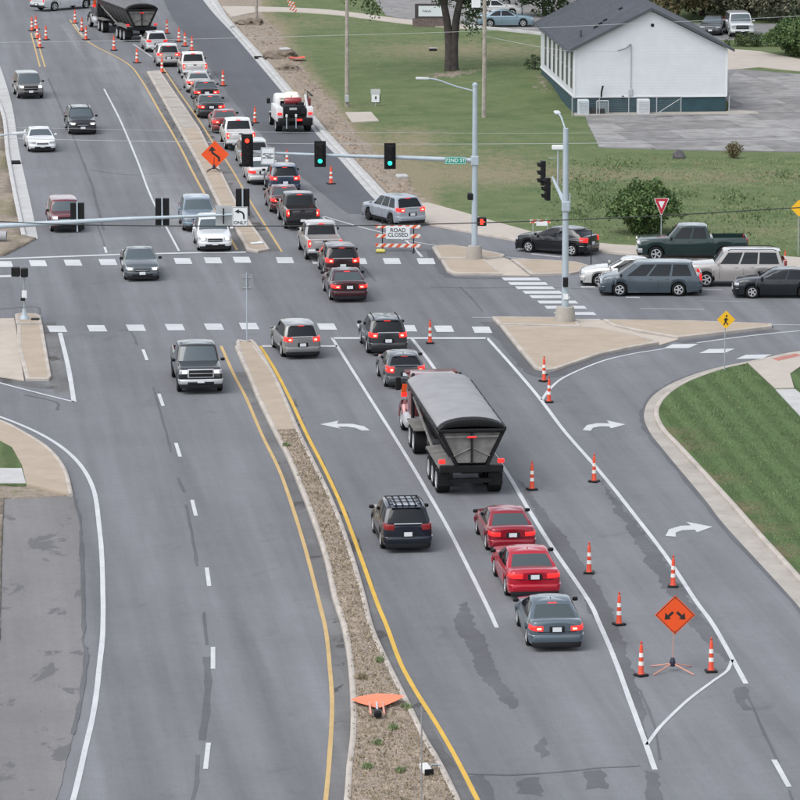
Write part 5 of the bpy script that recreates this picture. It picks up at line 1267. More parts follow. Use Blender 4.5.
# small lamp knocked over on the near median, thin marker post
b = P(427, 778); t = thing('floodlight', 'small pale floodlight box tipped over beside the kerb of the median', 'light', (b.x, b.y, .13), R(20))
MB().box((0, .1, .12), (.26, .5, .18), Matrix.Rotation(.25, 3, 'X'), .03).build('lamp_housing', M('lamp_pale', (.55, .54, .52), .5), t); MB().box((0, -.18, .10), (.27, .05, .17)).build('lamp_face', BLACK, t)
MB().tube([(.1, .2, .1), (.35, .5, .12), (.62, .45, .1)], .03, 6).build('bracket', STEEL, t)
t, b = post_sign('marker_post', 'thin bare metal post rising from the near median at the bottom edge', 'post', (421.5, 812), 706, .025, M('post_dull', (.28, .28, .28), .6, .3))

# ------------------------------------------------------------------ barricades
def stripes(name, ca, cb, per=.30, off=0):
    m, n, l, b_, pos = newmat(name)
    tc = n.new('ShaderNodeTexCoord'); sx = n.new('ShaderNodeSeparateXYZ'); l.new(tc.outputs['Object'], sx.inputs[0])
    sub = n.new('ShaderNodeMath'); sub.operation = 'SUBTRACT'; l.new(sx.outputs[0], sub.inputs[0]); l.new(sx.outputs[2], sub.inputs[1])
    ad = n.new('ShaderNodeMath'); ad.operation = 'ADD'; l.new(sub.outputs[0], ad.inputs[0]); ad.inputs[1].default_value = 20 + off
    dv_ = n.new('ShaderNodeMath'); dv_.operation = 'DIVIDE'; l.new(ad.outputs[0], dv_.inputs[0]); dv_.inputs[1].default_value = per
    fr = n.new('ShaderNodeMath'); fr.operation = 'FRACT'; l.new(dv_.outputs[0], fr.inputs[0])
    gt = n.new('ShaderNodeMath'); gt.operation = 'GREATER_THAN'; l.new(fr.outputs[0], gt.inputs[0]); gt.inputs[1].default_value = .5
    l.new(mixc(n, l, gt.outputs[0], ca, cb), b_.inputs['Base Color']); b_.inputs['Roughness'].default_value = .5
    return m
STRIPE = stripes('barricade_stripes', (.70, .68, .64), (.66, .10, .035), .42)
b = P(398, 251.5)
t = thing('road_closed_barricade', 'orange and white striped barricade with ROAD CLOSED board on the junction', 'barricade', (b.x, b.y, 0), R(-3))
for py in (226.5, 236, 245.5):
    z = AT(400, py, b.y).z; bo = MB().box((0, 0, 0), (2.45, .04, .2), bev=.008).build('striped_board', STRIPE, t); bo.location = (0, 0, z)
for x in (-.85, .85):
    MB().box((x, .04, .85), (.06, .05, 1.7)).build('upright', DARK, t)
    MB().box((x, .0, .05), (.06, 1.5, .06)).build('foot', DARK, t)
bd = sign_panel(t, (0, -.05, AT(400, 232.5, b.y).z), 1.3, .70, SIGN_W, 0, 'ROAD\nCLOSED', .30)
t2 = thing('sandbag', 'yellow sandbag lying on the barricade foot', 'sandbag', (b.x - .95, b.y - .55, .0))
MB().box((0, 0, .11), (.52, .36, .2), bev=.09).build('bag', M('sandbag_yellow', (.55, .5, .12), .8, var=.1), t2, 60)
b = P(540, 241); t = thing('barricade', 'low orange and white barricade behind the black hatchback on the sidewalk', 'barricade', (b.x, b.y, .13), R(-3))
z = AT(540, 221.5, b.y).z - .13; bo = MB().box((0, 0, 0), (1.15, .04, .18), bev=.008).build('striped_board', STRIPE, t); bo.location = (0, 0, z)
MB().box((.1, -.04, z - .12), (.62, .02, .22)).build('sign_panel', SIGN_W, t)
for x in (-.4, .4): MB().box((x, .03, z / 2), (.05, .05, z)).build('upright', ALU, t); MB().box((x, 0, .03), (.06, .8, .05)).build('foot', ALU, t)
b = P(293, 15); t = thing('barricade', 'leaning orange and white barricade panel on the far pale path', 'barricade', (b.x, b.y, .17), R(8)); t.scale = (.75, .75, .85)
for z, dx in ((.35, .1), (.75, 0), (1.1, -.1)): bo = MB().box((0, 0, 0), (.9, .04, .24), Matrix.Rotation(.25, 3, 'Y')).build('striped_board', STRIPE, t); bo.location = (dx - .1, 0, z)
MB().box((.2, .05, .55), (.06, .05, 1.1), Matrix.Rotation(-.1, 3, 'Y')).build('upright', DARK, t)

# ------------------------------------------------------------------ traffic cones (tall banded channelizers)
CONE = {}
def cone_meshes():
    h = 1.08
    def rad(z): return .098 - .048 * (z / h)
    CONE['base'] = MB().box((0, 0, .04), (.38, .38, .08), bev=.03).mesh('base', BLACK)
    CONE['body'] = MB().lathe([(rad(0) + .03, .07), (rad(.1), .12), (rad(.5), .5), (rad(1.0), 1.0), (.03, 1.05), (.02, 1.07), (.035, 1.1), (.035, 1.14), (.01, 1.16)], 14).mesh('body', CONE_O, 40)
    for k, (a_, b_) in enumerate(((.36, .50), (.64, .78))): CONE['band%d' % k] = MB().lathe([(rad(a_) + .005, a_), (rad(b_) + .005, b_)], 14, caps=False).mesh('band', CONE_W, 60)
cone_meshes()
def cone(px, py, label, z=0, sc=1.0, tilt=0, wide=1.0):
    b_ = P(px, py); t_ = thing('traffic_cone', label, 'cone', (b_.x, b_.y, z), random.uniform(0, 1.5), 'orange and white traffic cones')
    t_.scale = (sc * wide, sc * wide, sc); t_.rotation_euler.x = tilt
    for k, nme in (('base', 'base'), ('body', 'body'), ('band0', 'band'), ('band1', 'band')): obj(nme, CONE[k], t_)
for px, py, lb in (
    (641, 676, 'tall orange cone left of the two-arrow sign stand'), (711, 672, 'orange cone right of the two-arrow sign stand, on the curved white line'), (619, 625, 'orange cone left of the two-arrow sign, second from the bottom of its row'),
    (673, 587, 'orange cone directly above the two-arrow sign by the white line'), (589, 573.5, 'orange cone beside the bright red sedan'), (532, 490, 'orange cone just right of the gravel truck rear wheels'),
    (594, 482, 'orange cone on the white line below the upper right-turn arrow'), (549, 402.5, 'orange cone at the gore point where two white lines meet'), (544, 381.5, 'orange cone at the tip of the right-hand island'),
    (430, 343.5, 'orange cone on the near stop line ahead of the gravel truck')):
    cone(px, py, lb)
for px, py, lb in (
    (331, 184, 'orange cone with a wide base standing alone on the fresh asphalt'), (287, 167, 'small orange cone beside the white sedan and regulatory sign'), (255, 123, 'small orange cone beside the white pickup in the far queue'),
    (223, 86, 'orange cone on the asphalt seam beside the black sedan'), (192, 51, 'orange cone beside the leading white pickup, right of the silver car'), (185, 46.5, 'orange cone, third from the far truck along its right side'),
    (179, 42, 'orange cone, second from the far truck along its right side'), (167, 33.5, 'orange cone nearest the right rear of the far black truck'), (162, 73, 'orange cone at the far tip of the median'),
    (137, 63, 'orange cone inside the yellow curve, nearest the median tip'), (114, 50.5, 'orange cone inside the yellow curve below the far black truck'), (86, 40, 'orange cone at the start of the yellow curve'),
    (82, 31.5, 'orange cone second from the start of the yellow curve'), (75, 23.5, 'orange cone closest to the crossing white pickup'), (40, 48, 'orange cone nearest the end of the short double yellow line'),
    (37.5, 39, 'orange cone in the cluster on the double yellow line, second from the bottom'), (36, 29.5, 'topmost orange cone of the cluster on the double yellow line'), (46, 40, 'orange cone at the right of the cluster on the double yellow line'),
    (32, 31, 'orange cone at the left of the cluster on the double yellow line')):
    cone(px, py, lb, 0, .98 if py > 100 else 1.05, 0, 1.25)
cone(785, 270, 'small orange cone behind the large silver car by the sidewalk', .13, .8)

# ================================================================== CHURCH
def siding():
    m, n, l, b_, pos = newmat('white_siding')
    tc = n.new('ShaderNodeTexCoord'); sx = n.new('ShaderNodeSeparateXYZ'); l.new(tc.outputs['Object'], sx.inputs[0])
    mu = n.new('ShaderNodeMath'); mu.operation = 'MULTIPLY'; l.new(sx.outputs[2], mu.inputs[0]); mu.inputs[1].default_value = 1 / .2
    fr = n.new('ShaderNodeMath'); fr.operation = 'FRACT'; l.new(mu.outputs[0], fr.inputs[0])
    k = noise_n(n, l, tc.outputs['Object'], 1.2, 4, .6)
    c = mixc(n, l, ramp(n, k, l, [(.3, (0, 0, 0)), (.7, (1, 1, 1))]), (.55, .575, .60), (.60, .62, .64))
    l.new(c, b_.inputs['Base Color']); b_.inputs['Roughness'].default_value = .6
    bp = n.new('ShaderNodeBump'); bp.inputs['Strength'].default_value = .5; bp.inputs['Distance'].default_value = .02
    l.new(fr.outputs[0], bp.inputs['Height']); l.new(bp.outputs[0], b_.inputs['Normal']); return m
SIDING = siding()
def shingles():
    m, n, l, b_, pos = newmat('roof_shingles')
    tc = n.new('ShaderNodeTexCoord')
    br = n.new('ShaderNodeTexBrick'); br.inputs['Scale'].default_value = 1.0; br.inputs['Brick Width'].default_value = .35; br.inputs['Row Height'].default_value = .16; br.inputs['Mortar Size'].default_value = .008
    br.inputs['Color1'].default_value = (.045, .052, .064, 1); br.inputs['Color2'].default_value = (.062, .070, .085, 1); br.inputs['Mortar'].default_value = (.03, .034, .042, 1)
    l.new(mapped(n, l, tc.outputs['Object'], R(90)), br.inputs['Vector'])
    k = noise_n(n, l, tc.outputs['Object'], .5, 4, .6)
    c = mixc(n, l, 1.0, br.outputs[0], ramp(n, k, l, [(.3, (.88,) * 3), (.7, (1.12,) * 3)]), 'MULTIPLY')
    l.new(c, b_.inputs['Base Color']); b_.inputs['Roughness'].default_value = .9; return m
SHING = shingles()
TEAL = M('foundation_teal', (.016, .05, .062), .7, var=.2, scale=1.5)
cA, cB, cC = P(574, 115.5), P(727, 115), P(539, 85)
ang = math.atan2(-(cC - cA).x, (cC - cA).y) * .9
ch = thing('church', 'white church hall with dark shingle roof and teal foundation', 'building', (cA.x, cA.y, .12), ang)
CW, CL = (cB - cA).length, 20.5
ZF = AT(574, 98, cA.y).z - .12; ZE = AT(574, 50, cA.y).z - .12; ZR = AT(651, 10, cA.y).z - .12 - .1
MB().box((CW / 2, CL / 2, ZF / 2 - .3), (CW - .08, CL - .08, ZF + .6)).build('foundation', TEAL, ch)
wl_ = MB()
wl_.add([(0, 0, ZF), (CW, 0, ZF), (CW, 0, ZE), (CW / 2, 0, ZR), (0, 0, ZE), (0, CL, ZF), (CW, CL, ZF), (CW, CL, ZE), (CW / 2, CL, ZR), (0, CL, ZE)],
        [(0, 1, 2, 3, 4), (9, 8, 7, 6, 5), (0, 4, 9, 5), (1, 6, 7, 2), (0, 5, 6, 1)])
wall = wl_.build('wall', SIDING, ch)
MB().box((CW / 2, -.015, ZF + .06), (CW + .06, .05, .12)).build('water_table', M('trim_white', (.62, .64, .65), .6), ch)
MB().box((-.015, CL / 2, ZF + .06), (.05, CL, .12)).build('water_table', M('trim_white', (.62, .64, .65), .6), ch)
for x in (.0, CW): MB().box((x, -.012, (ZF + ZE) / 2), (.14, .06, ZE - ZF - .06)).build('corner_board', M('trim_white', (.62, .64, .65), .6), ch)
ov = .50; sl_ = (ZR - ZE) / (CW / 2); th_ = .16
rf = MB()
for sd in (0, 1):
    xe = -ov if sd == 0 else CW + ov; ze = ZE - ov * sl_ + .1; zr_ = ZR + .1
    pts = [(xe, -.35, ze), (CW / 2, -.35, zr_), (CW / 2, CL + .35, zr_), (xe, CL + .35, ze)]
    rf.add([Vector(p) for p in pts] + [Vector(p) + Vector((0, 0, th_)) for p in pts], [(0, 1, 2, 3), (4, 5, 6, 7), (0, 1, 5, 4), (1, 2, 6, 5), (2, 3, 7, 6), (3, 0, 4, 7)])
roof = rf.build('roof', SHING, ch)
for sd in (0, 1):
    xe = -ov if sd == 0 else CW + ov; d = Vector((CW / 2 - xe, 0, ZR - (ZE - ov * sl_)))
    MB().add([Vector((xe, -.37, ZE - ov * sl_ + .06)), Vector((CW / 2, -.37, ZR + .06)), Vector((CW / 2, -.37, ZR + .26)), Vector((xe, -.37, ZE - ov * sl_ + .26))], [(0, 1, 2, 3)]).build('fascia', M('fascia_dark', (.06, .066, .075), .6), roof)
MB().tube([(-ov - .03, -.3, ZE - ov * sl_ + .16), (-ov - .03, CL + .3, ZE - ov * sl_ + .16)], .06, 6).build('roof_edge_gutter', M('fascia_dark', (.06, .066, .075), .6), roof)
for x, y in ((1.9, 3.4), (2.3, 3.9), (2.7, 4.4), (4.0, 6.0)):
    MB().box((x, y, ZE + x * sl_ + .30), (.3, .3, .14), Matrix.Rotation(-math.atan(sl_), 3, 'Y')).build('roof_vent', DARK, roof)
MB().tube([(.7, 2.6, ZE + .5), (.7, 2.6, ZE + 1.15)], .13, 10).build('chimney_flue', M('flue_dark', (.08, .09, .10), .5), roof, 40)
WT, WBt = ZE - .25, ZF + .55
for y in (1.3, 3.9, 6.5, 9.1, 11.7, 14.3, 17.0):
    wn = MB().box((-.03, y, (WT + WBt) / 2), (.08, .62, WT - WBt)).build('window', M('window_frame_grey', (.16, .16, .165), .6), ch)
    MB().box((-.075, y, (WT + WBt) / 2 + (WT - WBt) * .25), (.02, .50, (WT - WBt) * .45)).build('pane', GLASS, wn)
    MB().box((-.075, y, (WT + WBt) / 2 - (WT - WBt) * .25), (.02, .50, (WT - WBt) * .45)).build('pane', GLASS, wn)
MB().lathe([(.001, -.03), (.11, -.03), (.13, 0)], 12, 'y', (CW / 2 + .1, 0, ZR - 1.0), caps=False).build('gable_vent', DARK, ch)
MB().box((CW * .37, -.06, ZF + .35), (.28, .1, .5), bev=.03).build('electric_meter', ALU, ch)
MB().lathe([(.001, -.12), (.1, -.1), (.12, 0)], 10, 'y', (CW * .32, 0, ZF + .02), caps=False).build('lamp', DARK, ch)
MB().tube([(CW * .37, -.06, ZF + .5), (CW * .37, -.06, ZE + .3), (CW * .37 - .1, -.3, ZE + .45)], .03, 6).build('service_mast', ALU, ch)
MB().tube([(CW * .28, -.28, ZE - .05), (CW * .33, -.2, ZE + .08), (CW * .37, -.1, ZE + .38)], .05, 6).build('cable_coil', M('cable_grey', (.2, .2, .2), .6), ch)
# condenser units and crates behind the fence
def ch_at(x, y): c_, s_ = math.cos(ang), math.sin(ang); return Vector((cA.x + x * c_ - y * s_, cA.y + x * s_ + y * c_, .13))
def unit(lb, x, w_, h, col, cat='unit', wire=False):
    p = ch_at(x, -.7); t_ = thing('condenser_unit', lb, cat, p, ang)
    if not wire:
        MB().box((0, 0, h / 2), (w_, .7, h), bev=.04).build('casing', M('unit_' + str(int(x * 10)), col, .5, var=.08), t_)
        for k in range(6): MB().box((0, -.36, h * (.2 + .12 * k)), (w_ * .8, .02, .03)).build('louvre', M('louvre', (.35, .37, .38), .5), t_)
    else:
        for a_, b_ in ((-w_ / 2, 0), (w_ / 2, 0)): MB().tube([(a_, 0, 0), (a_, 0, h)], .05, 6).build('frame_post', ALU, t_)
        MB().tube([(-w_ / 2, 0, h), (w_ / 2, 0, h)], .05, 6).build('frame_bar', ALU, t_); MB().box((0, .2, h * .45), (w_ * .85, .4, h * .85), bev=.03).build('casing', M('unit_dark', (.16, .2, .21), .6), t_)
unit('white condenser unit at the left corner of the church', .55, .75, 1.05, (.5, .55, .58))
unit('grey framed unit beside the white condenser at the church wall', 1.9, .8, .95, (.3, .3, .3), 'unit', True)
unit('white box unit in the middle of the church foundation wall', 4.75, .85, 1.05, (.58, .60, .62))
fn = thing('wire_fence', 'low grey pipe fence along the church foundation', 'fence', ch_at(-.3, -1.35), ang)
for x in (0, 1.9, 3.95, 5.9, 7.6, CW + .3): MB().tube([(x, 0, -.02), (x, 0, 1.3)], .035, 6).build('post', ALU, fn)
MB().tube([(0, 0, 1.27), (7.6, 0, 1.27)], .028, 6).build('top_rail', ALU, fn); MB().tube([(6.0, 0, .15), (7.5, 0, 1.1)], .02, 5).build('brace', ALU, fn)
wire_m = MB()
for k in range(14): wire_m.tube([(0, 0, .08 + k * .085), (7.6, 0, .08 + k * .085)], .0035, 3, False)
wire_m.build('wire_mesh', ALU, fn)
tag(sheet('church_apron', [ch_at(-.2, -1.5), ch_at(CW + 2.1, -1.5), ch_at(CW + 2.1, 0), ch_at(CW + .5, 1.2), ch_at(CW, 0), ch_at(0, 0)], .19, C_GREY), kind='structure')
b = P(601, 116); t = thing('litter_bin', 'dark post and bin at the edge of the church parking lot', 'bin', (b.x, b.y, .16))
MB().tube([(0, 0, 0), (.02, 0, 1.5), (.12, 0, 1.95)], .07, 6).build('post', BLACK, t); MB().box((-.25, 0, .2), (1.0, .6, .38), bev=.05).build('box', BLACK, t)

# church sign board near the big tree
b = P(428, 28); t = thing('name_board', 'white name board in dark frame on a brick base beside the big tree', 'sign', (b.x, b.y, .15))
zb_ = AT(400, 20, b.y).z; zt2 = AT(400, 5.5, b.y).z; wv = 25 / (F_PX / b.y)
MB().box((.2, 0, zb_ / 2 - .1), (wv + .9, .5, zb_ + .2)).build('brick_base', M('brick_dark', (.13, .10, .09), .9, var=.3, scale=4), t)
MB().box((.2, 0, (zb_ + zt2) / 2), (wv + .5, .35, zt2 - zb_)).build('frame', M('frame_brown', (.05, .04, .04), .6), t)
p_ = MB().box((.3, -.19, (zb_ + zt2) / 2), (wv + .1, .04, (zt2 - zb_) * .72)).build('panel', M('board_white', (.58, .62, .63), .5), t)
sc_ = [Vector((-.45 + .012 * i, -.215, (zb_ + zt2) / 2 + .10 * math.sin(i * .55) * math.cos(i * .13))) for i in range(60)]
MB().tube(sc_, .015, 4).build('script_lettering', SIGN_K, t)

# ================================================================== UTILITY POLES AND WIRES
def upole(px, py, h, r, lb, extra=None):
    b_ = P(px, py); t_ = thing('utility_pole', lb, 'pole', (b_.x, b_.y, .08), 0)
    MB().tube([(0, 0, -.1), (.02, 0, h * .5), (0, 0, h)], [r, r * .85, r * .65], 10).build('pole', WOOD_P, t_, 40)
    MB().box((0, 0, h - .5), (2.2, .12, .14)).build('cross_arm', WOOD_P, t_)
    for x in (-.95, -.4, .4, .95): MB().lathe([(.05, 0), (.06, .08), (.03, .16)], 8, c=(x, 0, h - .43)).build('insulator', ALU, t_)
    return t_, b_
t, b1 = upole(347, 108, 11, .17, 'grey wooden utility pole between the service truck and the yard sign')
MB().box((0, -.2, .6), (.3, .2, .5), bev=.03).build('meter_box', ALU, t)
t, b2 = upole(484, 119, 11.5, .17, 'pale wooden utility pole in front of the big tree')
c = AT(476, 3, b2.y); MB().box((c.x - b2.x, -.15, c.z), (.62, .06, .75)).build('pole_sign', SIGN_W, t)
t, b3 = upole(256.5, 24, 10, .14, 'dark utility pole at the far corner of the path'); 
upole(-150, 118, 11.5, .17, 'wooden utility pole left of the picture carrying wires')
upole(1010, 119, 11.5, .17, 'wooden utility pole right of the picture carrying wires')
def cable(name, pts, r, mat, lb):
    q = smooth([Vector(p) for p in pts], 10); o = MB().tube(q, r, 5).build(name, mat); tag(o, lb, 'cable', 'overhead cables'); return o
WIRE = M('cable_pale', (.42, .43, .44), .6); WIRE_K = M('cable_black', (.02, .022, .022), .6)
Yw = 268.0
cable('overhead_cable', [AT(x, y, Yw) for x, y in ((-200, 130), (0, 138), (215, 142.5), (400, 144), (600, 143), (800, 139), (1050, 128))], .017, WIRE, 'pale overhead cable crossing the lawn just below the thin one')
cable('overhead_cable', [AT(x, y, Yw) for x, y in ((-200, 120), (0, 127), (265, 132), (400, 132.7), (570, 133), (800, 129), (1050, 118))], .008, WIRE, 'thin overhead cable above the thicker pale one')
Yb = 188.0
cable('overhead_cable', [AT(x, y, Yb) for x, y in ((-150, 214), (0, 221.5), (90, 225), (250, 226), (400, 224.8), (600, 218.5), (800, 207.5), (1000, 195))], .026, WIRE_K, 'black overhead cable crossing low over the junction')
Yt = 284.0
cable('overhead_cable', [AT(x, y, Yt) for x, y in ((-100, 44), (150, 40), (310, 36), (465, 31.5), (600, 25), (800, 16), (1000, 3))], .012, WIRE, 'pale overhead cable in front of the church roof')
cable('overhead_cable', [AT(484, 36, b2.y), AT(560, 50, 287.5), ch_at(CW * .28, -.3) + Vector((0, 0, ZE - .1))], .012, WIRE, 'service cable running from the pole to the church gable')

# ================================================================== TREES AND SHRUBS
def leaf_mat(name, c1, c2, sc=.6):
    m, n, l, b_, pos = newmat(name)
    g = noise_n(n, l, pos, sc, 4, .6); o = n.new('ShaderNodeObjectInfo')
    at = n.new('ShaderNodeAttribute'); at.attribute_name = 'tint'
    c = mixc(n, l, ramp(n, g, l, [(.35, (0, 0, 0)), (.65, (1, 1, 1))]), c1, c2)
    c = mixc(n, l, 1.0, c, at.outputs['Color'], 'MULTIPLY')
    l.new(c, b_.inputs['Base Color']); b_.inputs['Roughness'].default_value = .65; b_.inputs['Specular IOR Level'].default_value = .25
    return m
LF_DK = leaf_mat('leaf_dark', (.035, .060, .030), (.055, .085, .038))
LF_MID = leaf_mat('leaf_mid', (.050, .085, .038), (.085, .120, .050))
LF_AUT = leaf_mat('leaf_autumn', (.115, .105, .065), (.17, .145, .085))
LF_GREY = leaf_mat('leaf_greygreen', (.10, .112, .085), (.15, .15, .11))
BARK = M('bark', (.055, .047, .042), .95, var=.35, scale=2.5, bump=1.0, bscale=6)
def leaves_mesh(name, mat, pts, size, seed=0, droop=0.0):
    rn = random.Random(seed); v = []; f = []; cols = []
    for p, s in pts:
        sz = size * s * rn.uniform(.7, 1.3)
        a_ = Vector((rn.gauss(0, 1), rn.gauss(0, 1), rn.gauss(0, .7) - droop)).normalized(); b_ = a_.cross(Vector((rn.gauss(0, 1), rn.gauss(0, 1), rn.gauss(0, 1)))).normalized() * .5
        o = len(v); v += [p - a_ * sz * .5, p + b_ * sz * .5, p + a_ * sz * .5, p - b_ * sz * .5]; f.append((o, o + 1, o + 2, o + 3))
        k = rn.uniform(.62, 1.35); y_ = rn.uniform(.9, 1.15); cols += [(k * y_, k, k * .9, 1)] * 4
    me = bpy.data.meshes.new(name); me.from_pydata([tuple(x) for x in v], [], f); me.materials.append(mat)
    at = me.color_attributes.new('tint', 'FLOAT_COLOR', 'POINT'); at.data.foreach_set('color', [c for q in cols for c in q])
    return me
def rvec(rn):
    while True:
        q = Vector((rn.uniform(-1, 1), rn.uniform(-1, 1), rn.uniform(-1, 1)))
        if q.length < 1: return q
def clumps(rn, cen, rad, ncl, nlf, crad):
    pts = []
    for _ in range(ncl):
        d = rvec(rn); d = d.normalized() * (d.length ** .4); c_ = cen + Vector((d.x * rad.x, d.y * rad.y, d.z * rad.z)); r_ = crad * rn.uniform(.6, 1.3)
        for _ in range(nlf): pts.append((c_ + rvec(rn) * r_ * Vector((1, 1, .75)).length / 1.6, 1))
    return pts
def tree(name, label, base, h, trunk_r, cen, rad, mat, seed, ncl=60, nlf=60, lsz=.3, crad=1.1, z0=.1, fork=None, group=None):
    rn = random.Random(seed); t_ = thing(name, label, 'tree', (base.x, base.y, z0), 0, group)
    tr = MB()
    if fork:
        for dx, top in ((-.2, -2.0), (.2, 2.2)):
            tr.tube(smooth([Vector((dx * .8, 0, -.2)), Vector((dx * .7, 0, 1.2)), Vector((dx * 1.2, .1, fork)), Vector((dx * 3.4, .2, fork + 2.5)), Vector((top, .4, fork + 6)), Vector((top * 1.6, .6, h * .85))], 4), [trunk_r * (1.0 - .7 * i / 20) for i in range(21)], 10)
    else: tr.tube(smooth([Vector((0, 0, -.2)), Vector((rn.uniform(-.2, .2), 0, h * .25)), Vector((rn.uniform(-.4, .4), rn.uniform(-.3, .3), h * .55)), Vector((0, 0, h * .9))], 4), [trunk_r * (1.05 - .85 * i / 12) for i in range(13)], 8)
    for k in range(9):
        a_ = k * 2.4 + rn.random(); zs = h * rn.uniform(.28, .6); e_ = cen + Vector((math.cos(a_) * rad.x * .75, math.sin(a_) * rad.y * .75, rn.uniform(-.3, .5) * rad.z))
        tr.tube(smooth([Vector((0, 0, zs)), Vector((0, 0, zs)).lerp(e_, .5) + Vector((0, 0, .5)), e_], 3), [trunk_r * .38 * (1 - .85 * i / 6) for i in range(7)], 6)
    tr.build('trunk', BARK, t_, 50)
    obj('crown', leaves_mesh('crown', mat, clumps(rn, cen, rad, ncl, nlf, crad), lsz, seed), t_)
    return t_
b = P(451.5, 74)
tr = tree('large_tree', 'big dark forked trunk in the lawn, its crown above the picture', b, 19, .45, Vector((0, 0, 12.5)), Vector((8.5, 7.5, 5.2)), LF_DK, 3, 210, 75, .34, 1.3, fork=3.0)
rn = random.Random(5); dp = []
for (px, py, n_) in ((368, 3, 90), (376, 8, 60), (372, 13, 30), (352, -3, 60), (470, 3, 200), (474, 12, 160), (469, 20, 120), (474, 28, 60), (447, -3, 160), (462, -4, 200), (440, -2, 120), (480, 3, 120)):
    c = AT(px, py, b.y + rn.uniform(-1, 1.5)) - Vector((b.x, b.y, .1))
    for _ in range(n_): dp.append((c + Vector((rn.gauss(0, .33), rn.gauss(0, .5), rn.gauss(0, .35))), 1))
obj('drooping_foliage', leaves_mesh('drooping_foliage', LF_DK, dp, .26, 9, .6), tr)
for px, py, h, mat, seed, lb, rx in (
    (545, 18, 8, LF_DK, 21, 'dark green tree behind the parked cars left of the church roof', 3.2), (578, 8, 9, LF_MID, 22, 'green tree rising behind the church ridge', 3.4), (515, -6, 8, LF_MID, 29, 'green tree behind the back row of parked cars', 3.0),
    (676, 22, 9, LF_AUT, 23, 'yellowing tree just right of the church ridge', 3.6), (702, 17, 9, LF_AUT, 24, 'tan autumn tree behind the dark parked car', 3.6), (748, 21, 8, LF_GREY, 25, 'grey-green tree behind the white parked car', 3.8), (786, 24, 8, LF_GREY, 26, 'pale grey-green tree at the top right corner', 3.6), (835, 22, 9, LF_MID, 30, 'green tree just outside the top right corner', 3.6),
    (640, 4, 9, LF_MID, 27, 'tall green tree far behind the church', 4.2), (722, 14, 9, LF_GREY, 28, 'grey-green tree farthest back behind the parking area', 4.6), (766, 12, 9, LF_AUT, 31, 'brownish tree farthest back at the right', 4.6)):
    tree('background_tree', lb, P(px, py), h, .22, Vector((0, 0, h * .52)), Vector((rx, 2.6, h * .46)), mat, seed, 130, 60, .36, .9, group='trees behind the church')
def shrub(name, label, base, rx, rz_, mat, seed, ncl, nlf, lsz, z0=.1, arch=False, cat='bush'):
    rn = random.Random(seed); t_ = thing(name, label, cat, (base.x, base.y, z0)); pts = []; st_ = MB()
    if arch:
        for k in range(ncl):
            a_ = rn.uniform(0, 2 * math.pi); rr_ = rx * rn.uniform(.35, 1.05); hh = rz_ * rn.uniform(.55, 1.0) * (1.15 - .45 * (rr_ / rx) ** 2); cv = []
            for i in range(13):
                u_ = i / 12; rad_ = rr_ * (.30 + .75 * u_ ** 1.1); z = hh * (math.sin(min(1, u_ * 1.25) * math.pi * .5) - .55 * max(0, u_ - .6) ** 1.0)
                cv.append(Vector((math.cos(a_) * rad_, math.sin(a_) * rad_ * .9, max(.05, z))))
            if k % 5 == 0: st_.tube(cv[:9], .018, 3, False)
            for c_ in cv[1:]:
                for _ in range(nlf): pts.append((c_ + rvec(rn) * .2, 1))
    else:
        pts = clumps(rn, Vector((0, 0, rz_ * .5)), Vector((rx, rx * .8, rz_ * .5)), ncl, nlf, rx * .28)
        st_.tube([(0, 0, -.1), (0, 0, rz_ * .6)], .06, 5)
    st_.build('stems', BARK, t_); obj('foliage', leaves_mesh('foliage', mat, pts, lsz, seed, .5 if arch else 0), t_)
LF_BUSH = leaf_mat('leaf_bush', (.060, .110, .045), (.115, .175, .070), 1.2)
shrub('round_bush', 'large round green bush behind the yield sign', P(645, 235.5), 2.0, 3.0, LF_BUSH, 41, 420, 5, .20, arch=True)
shrub('spreading_bush', 'big dark green bush at the right edge beyond the sand-coloured drive', P(800, 57), 3.0, 3.0, LF_BUSH, 42, 200, 5, .24, .14, True)
shrub('spreading_bush', 'green bush just outside the right edge beyond the drive', P(838, 62), 2.4, 2.6, LF_BUSH, 46, 120, 5, .24, .14, True)
for px, lb in ((738, 'low hedge piece in front of the white parked car'), (752, 'low hedge piece beside the big dark green bush'), (768, 'low hedge piece touching the big dark green bush')):
    shrub('low_hedge', lb, P(px, 47.5), 1.1, .85, LF_MID, int(px), 30, 24, .18, .15)
shrub('corner_shrub', 'small dark shrub at the back corner of the church', P(535, 80), .8, 1.2, LF_DK, 43, 26, 24, .16, .7)
shrub('dry_weed', 'tall brown weed at the edge of the parking lot', P(734, 160), .55, 1.0, LF_AUT, 44, 40, 3, .12, .1, True, 'weed')
b = P(679, 160); t = thing('boulder', 'dark boulder at the edge of the parking lot', 'rock', (b.x, b.y, .08))
bm = bmesh.new(); bmesh.ops.create_icosphere(bm, subdivisions=2, radius=.42)
for v in bm.verts: v.co *= 1 + .25 * nz(v.co * 2.3); v.co.z = max(-.1, v.co.z * 1.1 + .15)
me = bpy.data.meshes.new('stone'); bm.to_mesh(me); bm.free(); me.materials.append(M('boulder_grey', (.085, .08, .085), .9, var=.3, scale=3)); obj('stone', me, t)
b = P(433, 52); t = thing('yard_box', 'small dark box with pale lid in the lawn by the big tree', 'box', (b.x, b.y, .1)); MB().box((0, 0, .1), (.62, .4, .22)).build('box', DARK, t); MB().box((0, 0, .22), (.66, .44, .04)).build('lid', C_WHITE, t)
sheet('concrete_pad', PX([(345, 115), (371, 114.5), (379, 123.5), (352, 125)]), .20, C_SAND)['kind'] = 'structure'

